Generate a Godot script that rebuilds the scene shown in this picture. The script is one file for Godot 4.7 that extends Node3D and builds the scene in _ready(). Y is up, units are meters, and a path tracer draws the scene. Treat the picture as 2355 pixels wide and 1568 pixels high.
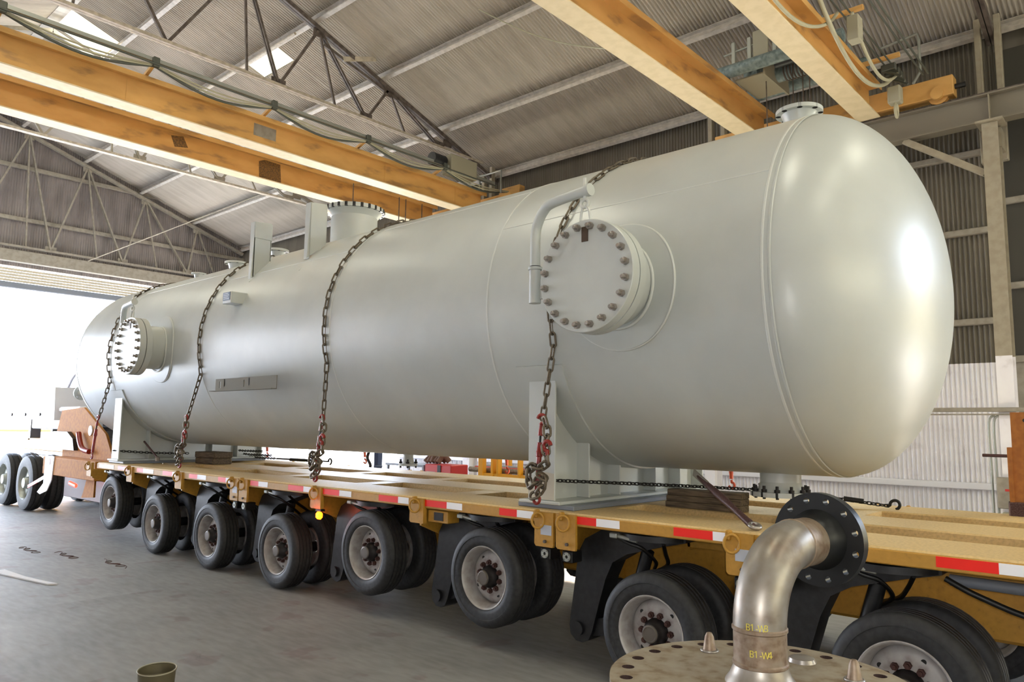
extends Node3D
# An oil-field vessel chained on a modular trailer inside a corrugated steel workshop.
# x runs along the vessel, y is up, z runs across the building; metres.

# ------------------------------------------------------------------ mesh building
class MB:
	var v := PackedVector3Array()
	var n := PackedVector3Array()
	func tri(a: Vector3, b: Vector3, c: Vector3, na: Vector3, nb: Vector3, nc: Vector3) -> void:
		var g := (b - a).cross(c - a)
		if g.length_squared() < 1e-16:
			return
		if g.dot(na + nb + nc) > 0.0:
			v.append(a); v.append(c); v.append(b)
			n.append(na); n.append(nc); n.append(nb)
		else:
			v.append(a); v.append(b); v.append(c)
			n.append(na); n.append(nb); n.append(nc)
	func quad(a: Vector3, b: Vector3, c: Vector3, d: Vector3, nn: Vector3) -> void:
		tri(a, b, c, nn, nn, nn)
		tri(a, c, d, nn, nn, nn)
	func squad(a: Vector3, b: Vector3, c: Vector3, d: Vector3, na: Vector3, nb: Vector3, nc: Vector3, nd: Vector3) -> void:
		tri(a, b, c, na, nb, nc)
		tri(a, c, d, na, nc, nd)
	# box with chamfered edges
	func box(c: Vector3, s: Vector3, bs := Basis.IDENTITY, ch := 0.0) -> MB:
		var h := s * 0.5
		if ch <= 0.0:
			for ax in 3:
				for sg in [-1.0, 1.0]:
					var nn := Vector3.ZERO; nn[ax] = sg
					var u := Vector3.ZERO; u[(ax + 1) % 3] = h[(ax + 1) % 3]
					var w := Vector3.ZERO; w[(ax + 2) % 3] = h[(ax + 2) % 3]
					var o := nn * h[ax]
					quad(c + bs * (o - u - w), c + bs * (o + u - w), c + bs * (o + u + w), c + bs * (o - u + w), bs * nn)
			return self
		var q := minf(ch, minf(h.x, minf(h.y, h.z)) * 0.9)
		for ax in 3:
			var a1 := (ax + 1) % 3
			var a2 := (ax + 2) % 3
			for sg in [-1.0, 1.0]:
				var nn := Vector3.ZERO; nn[ax] = sg
				var u := Vector3.ZERO; u[a1] = h[a1] - q
				var w := Vector3.ZERO; w[a2] = h[a2] - q
				var o := nn * h[ax]
				quad(c + bs * (o - u - w), c + bs * (o + u - w), c + bs * (o + u + w), c + bs * (o - u + w), bs * nn)
			for s1 in [-1.0, 1.0]:
				for s2 in [-1.0, 1.0]:
					var l := Vector3.ZERO; l[ax] = h[ax] - q
					var p1 := Vector3.ZERO; p1[a1] = s1 * h[a1]; p1[a2] = s2 * (h[a2] - q)
					var p2 := Vector3.ZERO; p2[a1] = s1 * (h[a1] - q); p2[a2] = s2 * h[a2]
					var nn := Vector3.ZERO; nn[a1] = s1; nn[a2] = s2
					quad(c + bs * (p1 - l), c + bs * (p1 + l), c + bs * (p2 + l), c + bs * (p2 - l), bs * nn.normalized())
		for sx in [-1.0, 1.0]:
			for sy in [-1.0, 1.0]:
				for sz in [-1.0, 1.0]:
					var nn := Vector3(sx, sy, sz).normalized()
					tri(c + bs * Vector3(sx * h.x, sy * (h.y - q), sz * (h.z - q)), c + bs * Vector3(sx * (h.x - q), sy * h.y, sz * (h.z - q)), c + bs * Vector3(sx * (h.x - q), sy * (h.y - q), sz * h.z), bs * nn, bs * nn, bs * nn)
		return self
	func span(a: Vector3, b: Vector3, ch := 0.0) -> MB:
		return box((a + b) * 0.5, (b - a).abs(), Basis.IDENTITY, ch)
	# bar of rectangular section from a to b
	func bar(a: Vector3, b: Vector3, w: float, h: float, up := Vector3.UP) -> MB:
		var d := (b - a).normalized()
		var x := up.cross(d)
		if x.length() < 1e-3:
			x = Vector3.RIGHT.cross(d)
		x = x.normalized()
		var y := d.cross(x)
		return box((a + b) * 0.5, Vector3(w, h, a.distance_to(b)), Basis(x, y, d))
	static func frame(d: Vector3) -> Array:
		var u := Vector3.UP if absf(d.y) < 0.9 else Vector3.RIGHT
		var x := u.cross(d).normalized()
		return [x, d.cross(x)]
	# profile: array of Vector2(along, radius); sharp where the profile turns by more than 35 degrees
	func lathe(o: Vector3, ax: Vector3, prof: Array, seg := 24, from := 0.0, to := TAU) -> MB:
		ax = ax.normalized()
		var f := frame(ax)
		var m := prof.size() - 1
		var sn := []
		for i in m:
			var d: Vector2 = prof[i + 1] - prof[i]
			sn.append(Vector2(-d.y, d.x).normalized())   # (along, radial) normal, outward for a profile that runs along +axis
		for i in m:
			if (prof[i + 1] - prof[i]).length() < 1e-7:
				continue
			var n0: Vector2 = sn[i]
			var n1: Vector2 = sn[i]
			if i > 0 and sn[i - 1].dot(sn[i]) > 0.8:
				n0 = (sn[i - 1] + sn[i]).normalized()
			if i < m - 1 and sn[i + 1].dot(sn[i]) > 0.8:
				n1 = (sn[i + 1] + sn[i]).normalized()
			for k in seg:
				var a0 := from + (to - from) * k / seg
				var a1 := from + (to - from) * (k + 1) / seg
				var r0: Vector3 = f[0] * cos(a0) + f[1] * sin(a0)
				var r1: Vector3 = f[0] * cos(a1) + f[1] * sin(a1)
				var p: Vector2 = prof[i]
				var q: Vector2 = prof[i + 1]
				squad(o + ax * p.x + r0 * p.y, o + ax * q.x + r0 * q.y, o + ax * q.x + r1 * q.y, o + ax * p.x + r1 * p.y,
					ax * n0.x + r0 * n0.y, ax * n1.x + r0 * n1.y, ax * n1.x + r1 * n1.y, ax * n0.x + r1 * n0.y)
		return self
	func cyl(a: Vector3, b: Vector3, r: float, seg := 16, r2 := -1.0) -> MB:
		var l := a.distance_to(b)
		return lathe(a, b - a, [Vector2(0, 0), Vector2(0, r), Vector2(l, r if r2 < 0 else r2), Vector2(l, 0)], seg)
	# round tube swept along a path
	func tube(pts: PackedVector3Array, r: float, seg := 10, closed := false, caps := true) -> MB:
		var m := pts.size()
		var xs := []
		var ys := []
		var d0 := (pts[1] - pts[0]).normalized()
		var f := frame(d0)
		var x: Vector3 = f[0]
		for i in m:
			var d: Vector3
			if closed:
				d = (pts[(i + 1) % m] - pts[(i + m - 1) % m]).normalized()
			else:
				d = (pts[mini(i + 1, m - 1)] - pts[maxi(i - 1, 0)]).normalized()
			x = (x - d * x.dot(d)).normalized()
			xs.append(x)
			ys.append(d.cross(x))
		for i in (m if closed else m - 1):
			var j := (i + 1) % m
			for k in seg:
				var a0 := TAU * k / seg
				var a1 := TAU * (k + 1) / seg
				var p0: Vector3 = xs[i] * cos(a0) + ys[i] * sin(a0)
				var p1: Vector3 = xs[i] * cos(a1) + ys[i] * sin(a1)
				var q0: Vector3 = xs[j] * cos(a0) + ys[j] * sin(a0)
				var q1: Vector3 = xs[j] * cos(a1) + ys[j] * sin(a1)
				squad(pts[i] + p0 * r, pts[j] + q0 * r, pts[j] + q1 * r, pts[i] + p1 * r, p0, q0, q1, p1)
		if caps and not closed:
			for e in [0, m - 1]:
				var d := (pts[0] - pts[1]).normalized() if e == 0 else (pts[m - 1] - pts[m - 2]).normalized()
				for k in seg:
					var a0 := TAU * k / seg
					var a1 := TAU * (k + 1) / seg
					tri(pts[e], pts[e] + (xs[e] * cos(a0) + ys[e] * sin(a0)) * r, pts[e] + (xs[e] * cos(a1) + ys[e] * sin(a1)) * r, d, d, d)
		return self
	# polygon (Vector2 in the plane of ux, uy) pushed along dv
	func prism(poly: PackedVector2Array, o: Vector3, ux: Vector3, uy: Vector3, dv: Vector3) -> MB:
		var ids := Geometry2D.triangulate_polygon(poly)
		var nn := dv.normalized()
		for i in range(0, ids.size(), 3):
			var a := o + ux * poly[ids[i]].x + uy * poly[ids[i]].y
			var b := o + ux * poly[ids[i + 1]].x + uy * poly[ids[i + 1]].y
			var c := o + ux * poly[ids[i + 2]].x + uy * poly[ids[i + 2]].y
			tri(a, b, c, -nn, -nn, -nn)
			tri(a + dv, b + dv, c + dv, nn, nn, nn)
		var sgn := 1.0
		var area := 0.0
		for i in poly.size():
			area += poly[i].cross(poly[(i + 1) % poly.size()])
		if area < 0:
			sgn = -1.0
		for i in poly.size():
			var p := poly[i]
			var q := poly[(i + 1) % poly.size()]
			var e := (q - p).normalized()
			var on := (ux * e.y - uy * e.x).normalized() * sgn
			var a := o + ux * p.x + uy * p.y
			var b := o + ux * q.x + uy * q.y
			quad(a, b, b + dv, a + dv, on)
		return self
	# flange ring with real bolt holes: axis ax, thickness t from o along ax
	func flange(o: Vector3, ax: Vector3, t: float, ri: float, ro: float, rb: float, holes: int, rh: float, per := 12, walls: MB = null) -> MB:
		ax = ax.normalized()
		var f := frame(ax)
		for hI in holes:
			var c0 := TAU * (hI + 0.5) / holes
			var half := PI / holes
			var ctr := Vector2(rb, 0)
			var outer := PackedVector2Array()
			for k in 9:
				outer.append(Vector2.from_angle(-half + 2.0 * half * k / 8.0) * ro)
			for k in 9:
				outer.append(Vector2.from_angle(half - 2.0 * half * k / 8.0) * ri)
			var hp := PackedVector2Array()
			var op := PackedVector2Array()
			for k in per:
				var d := Vector2.from_angle(TAU * (k + 0.5) / per)
				hp.append(ctr + d * rh)
				var best := Vector2.ZERO
				for e in outer.size():
					var hit = Geometry2D.segment_intersects_segment(ctr, ctr + d * ro * 3.0, outer[e], outer[(e + 1) % outer.size()])
					if hit != null and (best == Vector2.ZERO or ctr.distance_to(hit) < ctr.distance_to(best)):
						best = hit
				op.append(best)
			# corners of the sector, so that the outline is kept
			for k in per:
				var j := (k + 1) % per
				var pts := PackedVector2Array([hp[k], op[k]])
				for cidx in [0, 4, 8, 9, 13, 17, 2, 6, 11, 15]:
					var cv: Vector2 = outer[cidx] - ctr
					var aa := fposmod(cv.angle() - (op[k] - ctr).angle(), TAU)
					if aa > 1e-4 and aa < fposmod((op[j] - ctr).angle() - (op[k] - ctr).angle(), TAU) - 1e-4:
						pts.append(outer[cidx])
				var mid := []
				for q in range(2, pts.size()):
					mid.append(pts[q])
				mid.sort_custom(func(p, q): return fposmod((p - ctr).angle() - (op[k] - ctr).angle(), TAU) < fposmod((q - ctr).angle() - (op[k] - ctr).angle(), TAU))
				var fan := [op[k]] + mid + [op[j]]
				for q in fan.size() - 1:
					for side in 2:
						var off: Vector3 = o + ax * (t if side else 0.0)
						var nn := ax if side else -ax
						tri(_p(off, f, hp[k], c0), _p(off, f, fan[q], c0), _p(off, f, fan[q + 1], c0), nn, nn, nn)
				for side in 2:
					var off: Vector3 = o + ax * (t if side else 0.0)
					var nn := ax if side else -ax
					tri(_p(off, f, hp[k], c0), _p(off, f, op[j], c0), _p(off, f, hp[j], c0), nn, nn, nn)
				var wn: Vector3 = -(_p(Vector3.ZERO, f, hp[k] + hp[j] - ctr * 2.0, c0)).normalized()
				(walls if walls else self).quad(_p(o, f, hp[k], c0), _p(o, f, hp[j], c0), _p(o, f, hp[j], c0) + ax * t, _p(o, f, hp[k], c0) + ax * t, wn)
		lathe(o, ax, [Vector2(0, ro), Vector2(t, ro)], holes * 4)
		lathe(o, ax, [Vector2(t, ri), Vector2(0, ri)], holes * 4)
		return self
	func _p(o: Vector3, f: Array, p: Vector2, turn: float) -> Vector3:
		var q := p.rotated(turn)
		return o + f[0] * q.x + f[1] * q.y
	# corrugated sheet: u = across the waves, w = along them
	func corr(o: Vector3, u: Vector3, w: Vector3, pitch: float, amp: float, per := 6) -> MB:
		var ud := u.normalized()
		var nn := ud.cross(w.normalized())
		var m := int(round(u.length() / pitch * per))
		var st := u.length() / m
		for i in m:
			var a := TAU * i / per
			var b := TAU * (i + 1) / per
			var pa := o + ud * (st * i) + nn * (sin(a) * amp)
			var pb := o + ud * (st * (i + 1)) + nn * (sin(b) * amp)
			var na := (nn - ud * (cos(a) * amp * TAU / pitch)).normalized()
			var nb := (nn - ud * (cos(b) * amp * TAU / pitch)).normalized()
			squad(pa, pb, pb + w, pa + w, na, nb, nb, na)
		return self
	func mesh() -> ArrayMesh:
		var m := ArrayMesh.new()
		var a := []
		a.resize(Mesh.ARRAY_MAX)
		a[Mesh.ARRAY_VERTEX] = v
		a[Mesh.ARRAY_NORMAL] = n
		m.add_surface_from_arrays(Mesh.PRIMITIVE_TRIANGLES, a)
		return m

# ------------------------------------------------------------------ naming and placing
var taken := {}
func numbered(called: String) -> String:
	if not taken.has(called):
		taken[called] = 0
		return called
	taken[called] += 1
	return "%s_%03d" % [called, taken[called]]

func tag(o: Node3D, label := "", category := "", group := "", kind := "") -> Node3D:
	if label: o.set_meta("label", label)
	if category: o.set_meta("category", category)
	if group: o.set_meta("group", group)
	if kind: o.set_meta("kind", kind)
	return o

func thing(called: String, label: String, category: String, at := Vector3.ZERO, group := "") -> Node3D:
	var o := Node3D.new()
	o.name = numbered(called)
	add_child(o)
	o.position = at
	return tag(o, label, category, group)

func inst(called: String, m: Mesh, mt: Material, parent: Node, xf := Transform3D.IDENTITY) -> MeshInstance3D:
	var o := MeshInstance3D.new()
	o.name = numbered(called) if parent == self else called
	o.mesh = m
	o.material_override = mt
	o.transform = xf
	parent.add_child(o, true)
	return o

func part(called: String, b: MB, mt: Material, parent: Node, xf := Transform3D.IDENTITY) -> MeshInstance3D:
	return inst(called, b.mesh(), mt, parent, xf)

func struct(called: String, b: MB, mt: Material, parent: Node = self) -> MeshInstance3D:
	var o := part(called, b, mt, parent)
	if parent == self:
		o.set_meta("kind", "structure")
	return o

func hold(called: String, parent: Node, at := Vector3.ZERO, bs := Basis.IDENTITY) -> Node3D:
	var o := Node3D.new()
	o.name = called
	o.transform = Transform3D(bs, at)
	parent.add_child(o, true)
	return o

# ------------------------------------------------------------------ materials
var M := {}
var tn := 0
func noise_tex(freq: float, stops: Array, octaves := 4, bump := false) -> NoiseTexture2D:
	var f := FastNoiseLite.new()
	tn += 1
	f.seed = 100 + tn
	f.noise_type = FastNoiseLite.TYPE_SIMPLEX_SMOOTH
	f.frequency = freq
	f.fractal_octaves = octaves
	var t := NoiseTexture2D.new()
	t.width = 512
	t.height = 512
	t.seamless = true
	t.noise = f
	if bump:
		t.as_normal_map = true
		t.bump_strength = 4.0
		return t
	var g := Gradient.new()
	var offs := PackedFloat32Array()
	var cols := PackedColorArray()
	for s in stops:
		offs.append(s[0])
		cols.append(s[1])
	g.offsets = offs
	g.colors = cols
	t.color_ramp = g
	return t

func mat(called: String, c: Color, rough: float, metal := 0.0, tex: Texture2D = null, scale := Vector3.ONE, world := true) -> StandardMaterial3D:
	var m := StandardMaterial3D.new()
	m.resource_name = called
	m.albedo_color = c
	m.roughness = rough
	m.metallic = metal
	if tex:
		m.albedo_texture = tex
		m.uv1_triplanar = true
		m.uv1_world_triplanar = world
		m.uv1_scale = scale
	M[called] = m
	return m

func bump(m: StandardMaterial3D, freq: float, strength: float) -> void:
	m.normal_enabled = true
	m.normal_texture = noise_tex(freq, [], 4, true)
	m.normal_scale = strength

func materials() -> void:
	var W := Color.WHITE
	mat("vessel_paint", W, 0.34, 0.0, noise_tex(0.006, [[0.25, Color(0.715, 0.73, 0.715)], [0.75, Color(0.75, 0.765, 0.748)]], 5), Vector3.ONE * 0.35)
	M.vessel_paint.metallic_specular = 0.6
	mat("weld_paint", Color(0.80, 0.81, 0.79), 0.4)
	mat("stud_steel", Color(0.60, 0.575, 0.55), 0.32, 0.7)
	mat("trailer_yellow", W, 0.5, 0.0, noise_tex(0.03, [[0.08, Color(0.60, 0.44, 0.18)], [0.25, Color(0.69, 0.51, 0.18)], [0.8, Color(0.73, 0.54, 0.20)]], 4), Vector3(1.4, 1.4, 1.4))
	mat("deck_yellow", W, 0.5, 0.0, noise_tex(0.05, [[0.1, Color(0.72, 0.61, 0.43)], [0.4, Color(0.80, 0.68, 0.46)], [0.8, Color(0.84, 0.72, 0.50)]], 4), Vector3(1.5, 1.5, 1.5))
	mat("crane_yellow", W, 0.5, 0.0, noise_tex(0.008, [[0.15, Color(0.64, 0.49, 0.30)], [0.38, Color(0.80, 0.61, 0.34)], [0.8, Color(0.84, 0.65, 0.38)]], 5), Vector3(0.35, 0.7, 0.25))
	mat("crane_cream", W, 0.55, 0.0, noise_tex(0.02, [[0.2, Color(0.83, 0.76, 0.61)], [0.7, Color(0.86, 0.79, 0.65)]], 4), Vector3.ONE * 0.5)
	mat("stain_brown", W, 0.75, 0.0, noise_tex(0.03, [[0.3, Color(0.38, 0.29, 0.18)], [0.7, Color(0.52, 0.38, 0.19)]], 4), Vector3.ONE * 1.5)
	mat("roof_sheet", W, 0.55, 0.3, noise_tex(0.01, [[0.2, Color(0.62, 0.59, 0.545)], [0.5, Color(0.69, 0.66, 0.615)], [0.8, Color(0.73, 0.70, 0.655)]], 4), Vector3(0.8, 0.12, 0.12))
	mat("wall_sheet", W, 0.6, 0.2, noise_tex(0.01, [[0.2, Color(0.37, 0.345, 0.30)], [0.5, Color(0.41, 0.385, 0.34)], [0.8, Color(0.44, 0.415, 0.37)]], 4), Vector3(0.5, 0.12, 0.5))
	mat("wall_white", W, 0.6, 0.0, noise_tex(0.02, [[0.08, Color(0.80, 0.78, 0.79)], [0.3, Color(0.90, 0.89, 0.91)], [0.8, Color(0.92, 0.915, 0.93)]], 5), Vector3(0.25, 0.25, 0.25))
	mat("end_sheet", W, 0.6, 0.2, noise_tex(0.01, [[0.2, Color(0.46, 0.43, 0.42)], [0.6, Color(0.53, 0.50, 0.49)]], 4), Vector3(0.15, 0.1, 0.5))
	mat("girt_grey", W, 0.6, 0.0, noise_tex(0.02, [[0.2, Color(0.52, 0.49, 0.44)], [0.7, Color(0.58, 0.55, 0.50)]], 4), Vector3.ONE * 0.6)
	mat("column_grey", W, 0.6, 0.0, noise_tex(0.02, [[0.2, Color(0.57, 0.53, 0.46)], [0.7, Color(0.61, 0.575, 0.50)]], 4), Vector3.ONE * 0.6)
	mat("purlin_grey", W, 0.6, 0.0, noise_tex(0.02, [[0.2, Color(0.66, 0.63, 0.59)], [0.7, Color(0.76, 0.73, 0.69)]], 4), Vector3.ONE * 0.6)
	mat("truss_steel", W, 0.65, 0.0, noise_tex(0.02, [[0.2, Color(0.28, 0.24, 0.22)], [0.7, Color(0.40, 0.36, 0.33)]], 4), Vector3.ONE * 0.6)
	mat("truss_pale", W, 0.6, 0.0, noise_tex(0.02, [[0.2, Color(0.62, 0.58, 0.52)], [0.7, Color(0.74, 0.70, 0.63)]], 4), Vector3.ONE * 0.6)
	mat("concrete", W, 0.62, 0.0, concrete_tex(), Vector3(0.125, 0.125, 0.125))
	mat("yard", W, 0.9, 0.0, noise_tex(0.02, [[0.2, Color(0.76, 0.74, 0.70)], [0.8, Color(0.84, 0.82, 0.79)]], 4), Vector3.ONE * 0.2)
	mat("brick_paint", Color(0.66, 0.65, 0.63), 0.8)
	mat("rubber", W, 0.62, 0.0, noise_tex(0.02, [[0.25, Color(0.105, 0.105, 0.11)], [0.7, Color(0.17, 0.17, 0.175)]], 4), Vector3.ONE * 2.0, false)
	mat("rim_paint", W, 0.45, 0.1, noise_tex(0.012, [[0.15, Color(0.54, 0.51, 0.49)], [0.45, Color(0.63, 0.61, 0.60)], [0.8, Color(0.68, 0.67, 0.66)]], 4), Vector3.ONE * 1.5, false)
	mat("nut_rust", Color(0.30, 0.19, 0.17), 0.7, 0.3)
	mat("hub_dark", Color(0.13, 0.11, 0.11), 0.5, 0.3)
	mat("hub_cap", Color(0.40, 0.37, 0.34), 0.45, 0.5)
	mat("black_steel", W, 0.42, 0.0, noise_tex(0.02, [[0.2, Color(0.075, 0.078, 0.085)], [0.7, Color(0.13, 0.13, 0.14)]], 4), Vector3.ONE * 1.5)
	mat("hose_black", Color(0.06, 0.06, 0.065), 0.4)
	mat("tape_red", Color(0.95, 0.13, 0.07), 0.35)
	mat("tape_white", Color(0.96, 0.96, 0.97), 0.35)
	mat("chain_steel", W, 0.45, 0.6, noise_tex(0.05, [[0.2, Color(0.34, 0.30, 0.25)], [0.7, Color(0.50, 0.46, 0.40)]], 3), Vector3.ONE * 6.0, false)
	mat("chain_dark", Color(0.16, 0.155, 0.15), 0.45, 0.6)
	mat("binder_red", W, 0.35, 0.0, noise_tex(0.04, [[0.2, Color(0.42, 0.12, 0.08)], [0.7, Color(0.62, 0.14, 0.10)]], 3), Vector3.ONE * 5.0, false)
	mat("binder_orange", Color(0.72, 0.28, 0.16), 0.45)
	mat("lever_steel", W, 0.45, 0.3, noise_tex(0.04, [[0.25, Color(0.24, 0.12, 0.11)], [0.7, Color(0.34, 0.25, 0.24)]], 3), Vector3.ONE * 4.0, false)
	mat("timber", W, 0.8, 0.0, noise_tex(0.02, [[0.2, Color(0.26, 0.21, 0.16)], [0.5, Color(0.38, 0.32, 0.25)], [0.8, Color(0.46, 0.39, 0.30)]], 5), Vector3(0.4, 4.0, 4.0), false)
	mat("amber", Color(1.0, 0.45, 0.05), 0.3)
	M.amber.emission_enabled = true
	M.amber.emission = Color(1.0, 0.42, 0.06)
	M.amber.emission_energy_multiplier = 3.0
	mat("tail_red", Color(0.9, 0.05, 0.03), 0.3)
	M.tail_red.emission_enabled = true
	M.tail_red.emission = Color(1.0, 0.16, 0.10)
	M.tail_red.emission_energy_multiplier = 4.0
	mat("skylight", Color(0.9, 0.92, 0.85), 0.5)
	M.skylight.emission_enabled = true
	M.skylight.emission = Color(1.0, 0.99, 0.88)
	M.skylight.emission_energy_multiplier = 0.5
	mat("pipe_steel", W, 0.40, 0.65, noise_tex(0.01, [[0.12, Color(0.44, 0.38, 0.33)], [0.4, Color(0.54, 0.51, 0.47)], [0.8, Color(0.60, 0.58, 0.55)]], 4), Vector3.ONE * 2.0)
	mat("pipe_rusty", W, 0.5, 0.5, noise_tex(0.015, [[0.15, Color(0.42, 0.33, 0.26)], [0.5, Color(0.53, 0.46, 0.39)], [0.8, Color(0.57, 0.52, 0.46)]], 4), Vector3.ONE * 3.0)
	mat("flange_black", Color(0.085, 0.09, 0.095), 0.4, 0.2)
	mat("blind_steel", W, 0.5, 0.4, noise_tex(0.012, [[0.1, Color(0.50, 0.43, 0.34)], [0.4, Color(0.59, 0.54, 0.46)], [0.8, Color(0.63, 0.59, 0.52)]], 5), Vector3.ONE * 2.0)
	mat("bore_dark", Color(0.10, 0.10, 0.105), 0.6)
	mat("bore_rust", Color(0.20, 0.12, 0.10), 0.8)
	mat("mark_yellow", Color(0.80, 0.74, 0.30), 0.7)
	mat("print_grey", Color(0.34, 0.33, 0.31), 0.7)
	mat("galvanised", Color(0.62, 0.63, 0.60), 0.4, 0.5)
	mat("cable_grey", Color(0.66, 0.64, 0.54), 0.6)
	mat("cable_dark", Color(0.30, 0.31, 0.28), 0.5)
	mat("panel_grey", Color(0.60, 0.58, 0.50), 0.5)
	mat("trolley_blue", W, 0.45, 0.1, noise_tex(0.02, [[0.2, Color(0.36, 0.42, 0.43)], [0.7, Color(0.52, 0.58, 0.58)]], 4), Vector3.ONE)
	mat("white_paint", Color(0.88, 0.88, 0.90), 0.4)
	mat("tank_grey", Color(0.46, 0.48, 0.52), 0.4)
	mat("cab_grey", Color(0.20, 0.215, 0.25), 0.5)
	mat("angle_grey", Color(0.50, 0.49, 0.46), 0.85)
	mat("leaf_dark", Color(0.25, 0.24, 0.21), 0.85)
	mat("runway_grey", Color(0.47, 0.44, 0.385), 0.65)
	mat("primer", Color(0.78, 0.75, 0.68), 0.7)
	mat("dolly_orange", W, 0.75, 0.0, noise_tex(0.02, [[0.2, Color(0.62, 0.38, 0.08)], [0.7, Color(0.68, 0.44, 0.10)]], 4), Vector3.ONE)
	mat("stake_brown", W, 0.6, 0.0, noise_tex(0.03, [[0.2, Color(0.60, 0.36, 0.13)], [0.7, Color(0.66, 0.41, 0.16)]], 4), Vector3.ONE)
	mat("sticker", Color(0.72, 0.74, 0.78), 0.4)
	mat("plate_blue", Color(0.20, 0.27, 0.38), 0.35)
	mat("plate_bronze", Color(0.33, 0.27, 0.22), 0.4, 0.5)
	mat("toolbox_red", Color(0.72, 0.16, 0.14), 0.5)
	mat("rack_yellow", Color(0.88, 0.62, 0.10), 0.5)
	mat("jack_blue", Color(0.22, 0.28, 0.42), 0.5)
	mat("rag_brown", Color(0.42, 0.32, 0.28), 0.9)
	mat("paper_white", Color(0.86, 0.86, 0.88), 0.8)
	mat("can_olive", Color(0.40, 0.37, 0.28), 0.5, 0.3)
	mat("curtain_steel", Color(0.74, 0.70, 0.62), 0.5, 0.2)
	mat("wood_tan", Color(0.80, 0.72, 0.52), 0.8)

func concrete_tex() -> ImageTexture:
	# broom marks, mottling, red-brown stains and hairline cracks
	var s := 1024
	var im := Image.create(s, s, false, Image.FORMAT_RGB8)
	var a := FastNoiseLite.new(); a.seed = 5; a.frequency = 0.006; a.fractal_octaves = 5
	var b := FastNoiseLite.new(); b.seed = 6; b.frequency = 0.05; b.fractal_octaves = 4
	var c := FastNoiseLite.new(); c.seed = 7; c.frequency = 0.012; c.fractal_octaves = 4
	var d := FastNoiseLite.new(); d.seed = 8; d.frequency = 0.004; d.fractal_octaves = 3; d.noise_type = FastNoiseLite.TYPE_CELLULAR; d.cellular_return_type = FastNoiseLite.RETURN_DISTANCE2_SUB; d.domain_warp_enabled = true; d.domain_warp_amplitude = 30.0
	for y in s:
		for x in s:
			var k := 0.49 + 0.05 * a.get_noise_2d(x, y) + 0.05 * b.get_noise_2d(x * 0.5, y * 2.0)
			var st := smoothstep(0.34, 0.5, c.get_noise_2d(x, y)) * 0.25
			var cr := 1.0 - 0.25 * (1.0 - smoothstep(0.0, 0.012, d.get_noise_2d(x, y) + 1.0))
			im.set_pixel(x, y, Color(k * cr * (1.0 - st * 0.25), k * cr * (0.985 - st * 0.45), k * cr * (0.96 - st * 0.4)))
	return ImageTexture.create_from_image(im)

# ------------------------------------------------------------------ shared sizes
const VC := Vector3(0, 2.678, -5.58)     # vessel axis
const VR := 1.2955
const DECK := 1.10
const AX0 := -11.70                       # first axle
const AXS := 1.502
const WALL := -13.3
const RIDGE := -5.0
const EAVE := 7.98
const SLOPE := 0.345

func roof_y(z: float) -> float:
	return EAVE + SLOPE * (absf(WALL - RIDGE) - absf(z - RIDGE))

func shell_pt(x: float, deg: float, r := VR) -> Vector3:
	var a := deg_to_rad(deg)
	return Vector3(x, VC.y + r * sin(a), VC.z + r * cos(a))

func _ready() -> void:
	# camera
	var cam := Camera3D.new()
	cam.name = "camera"
	cam.transform = Transform3D(Basis(Vector3(0.7444607, 0.0130560, -0.6675386), Vector3(0.0664731, 0.9933919, 0.0935622), Vector3(0.6643489, -0.1140268, 0.7386734)).orthonormalized(), Vector3(0, 1.7, 0))
	cam.fov = 48.783
	cam.near = 0.05
	cam.far = 400.0
	add_child(cam)
	# sky and exposure: an overcast white sky seen through the open door
	var we := WorldEnvironment.new()
	we.name = "world_environment"
	var env := Environment.new()
	env.background_mode = Environment.BG_SKY
	env.tonemap_mode = Environment.TONE_MAPPER_LINEAR
	env.tonemap_exposure = 2.5
	env.sdfgi_enabled = true
	env.ssao_enabled = true
	env.ssil_enabled = true
	var sky := Sky.new()
	var sm := ProceduralSkyMaterial.new()
	sm.sky_top_color = Color(0.80, 0.88, 1.0)
	sm.sky_horizon_color = Color(0.95, 0.97, 1.0)
	sm.ground_bottom_color = Color(0.6, 0.6, 0.6)
	sm.ground_horizon_color = Color(0.8, 0.8, 0.8)
	sm.sky_energy_multiplier = 2.6
	sm.ground_energy_multiplier = 1.5
	sky.sky_material = sm
	env.sky = sky
	we.environment = env
	add_child(we)
	var sun := DirectionalLight3D.new()
	sun.name = "sun"
	sun.light_color = Color(1.0, 0.95, 0.86)
	sun.light_energy = 14.0
	sun.light_angular_distance = 0.53
	sun.shadow_enabled = true
	add_child(sun)
	sun.look_at_from_position(Vector3.ZERO, Vector3(-10.6, -6.2, 6.3), Vector3.UP)
	# the flash of the camera that took the picture
	var fl := OmniLight3D.new()
	fl.name = "camera_flash"
	fl.light_energy = 1.3
	fl.light_size = 0.02
	fl.omni_range = 60.0
	fl.omni_attenuation = 2.0
	fl.shadow_enabled = true
	fl.position = Vector3(0.05, 1.75, 0.02)
	add_child(fl)
	materials()
	building()
	skylights()
	trusses()
	runway()
	cranes()
	trailer()
	vessel()
	lashing()
	deck_clutter()
	dolly()
	background()
	foreground()

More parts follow.
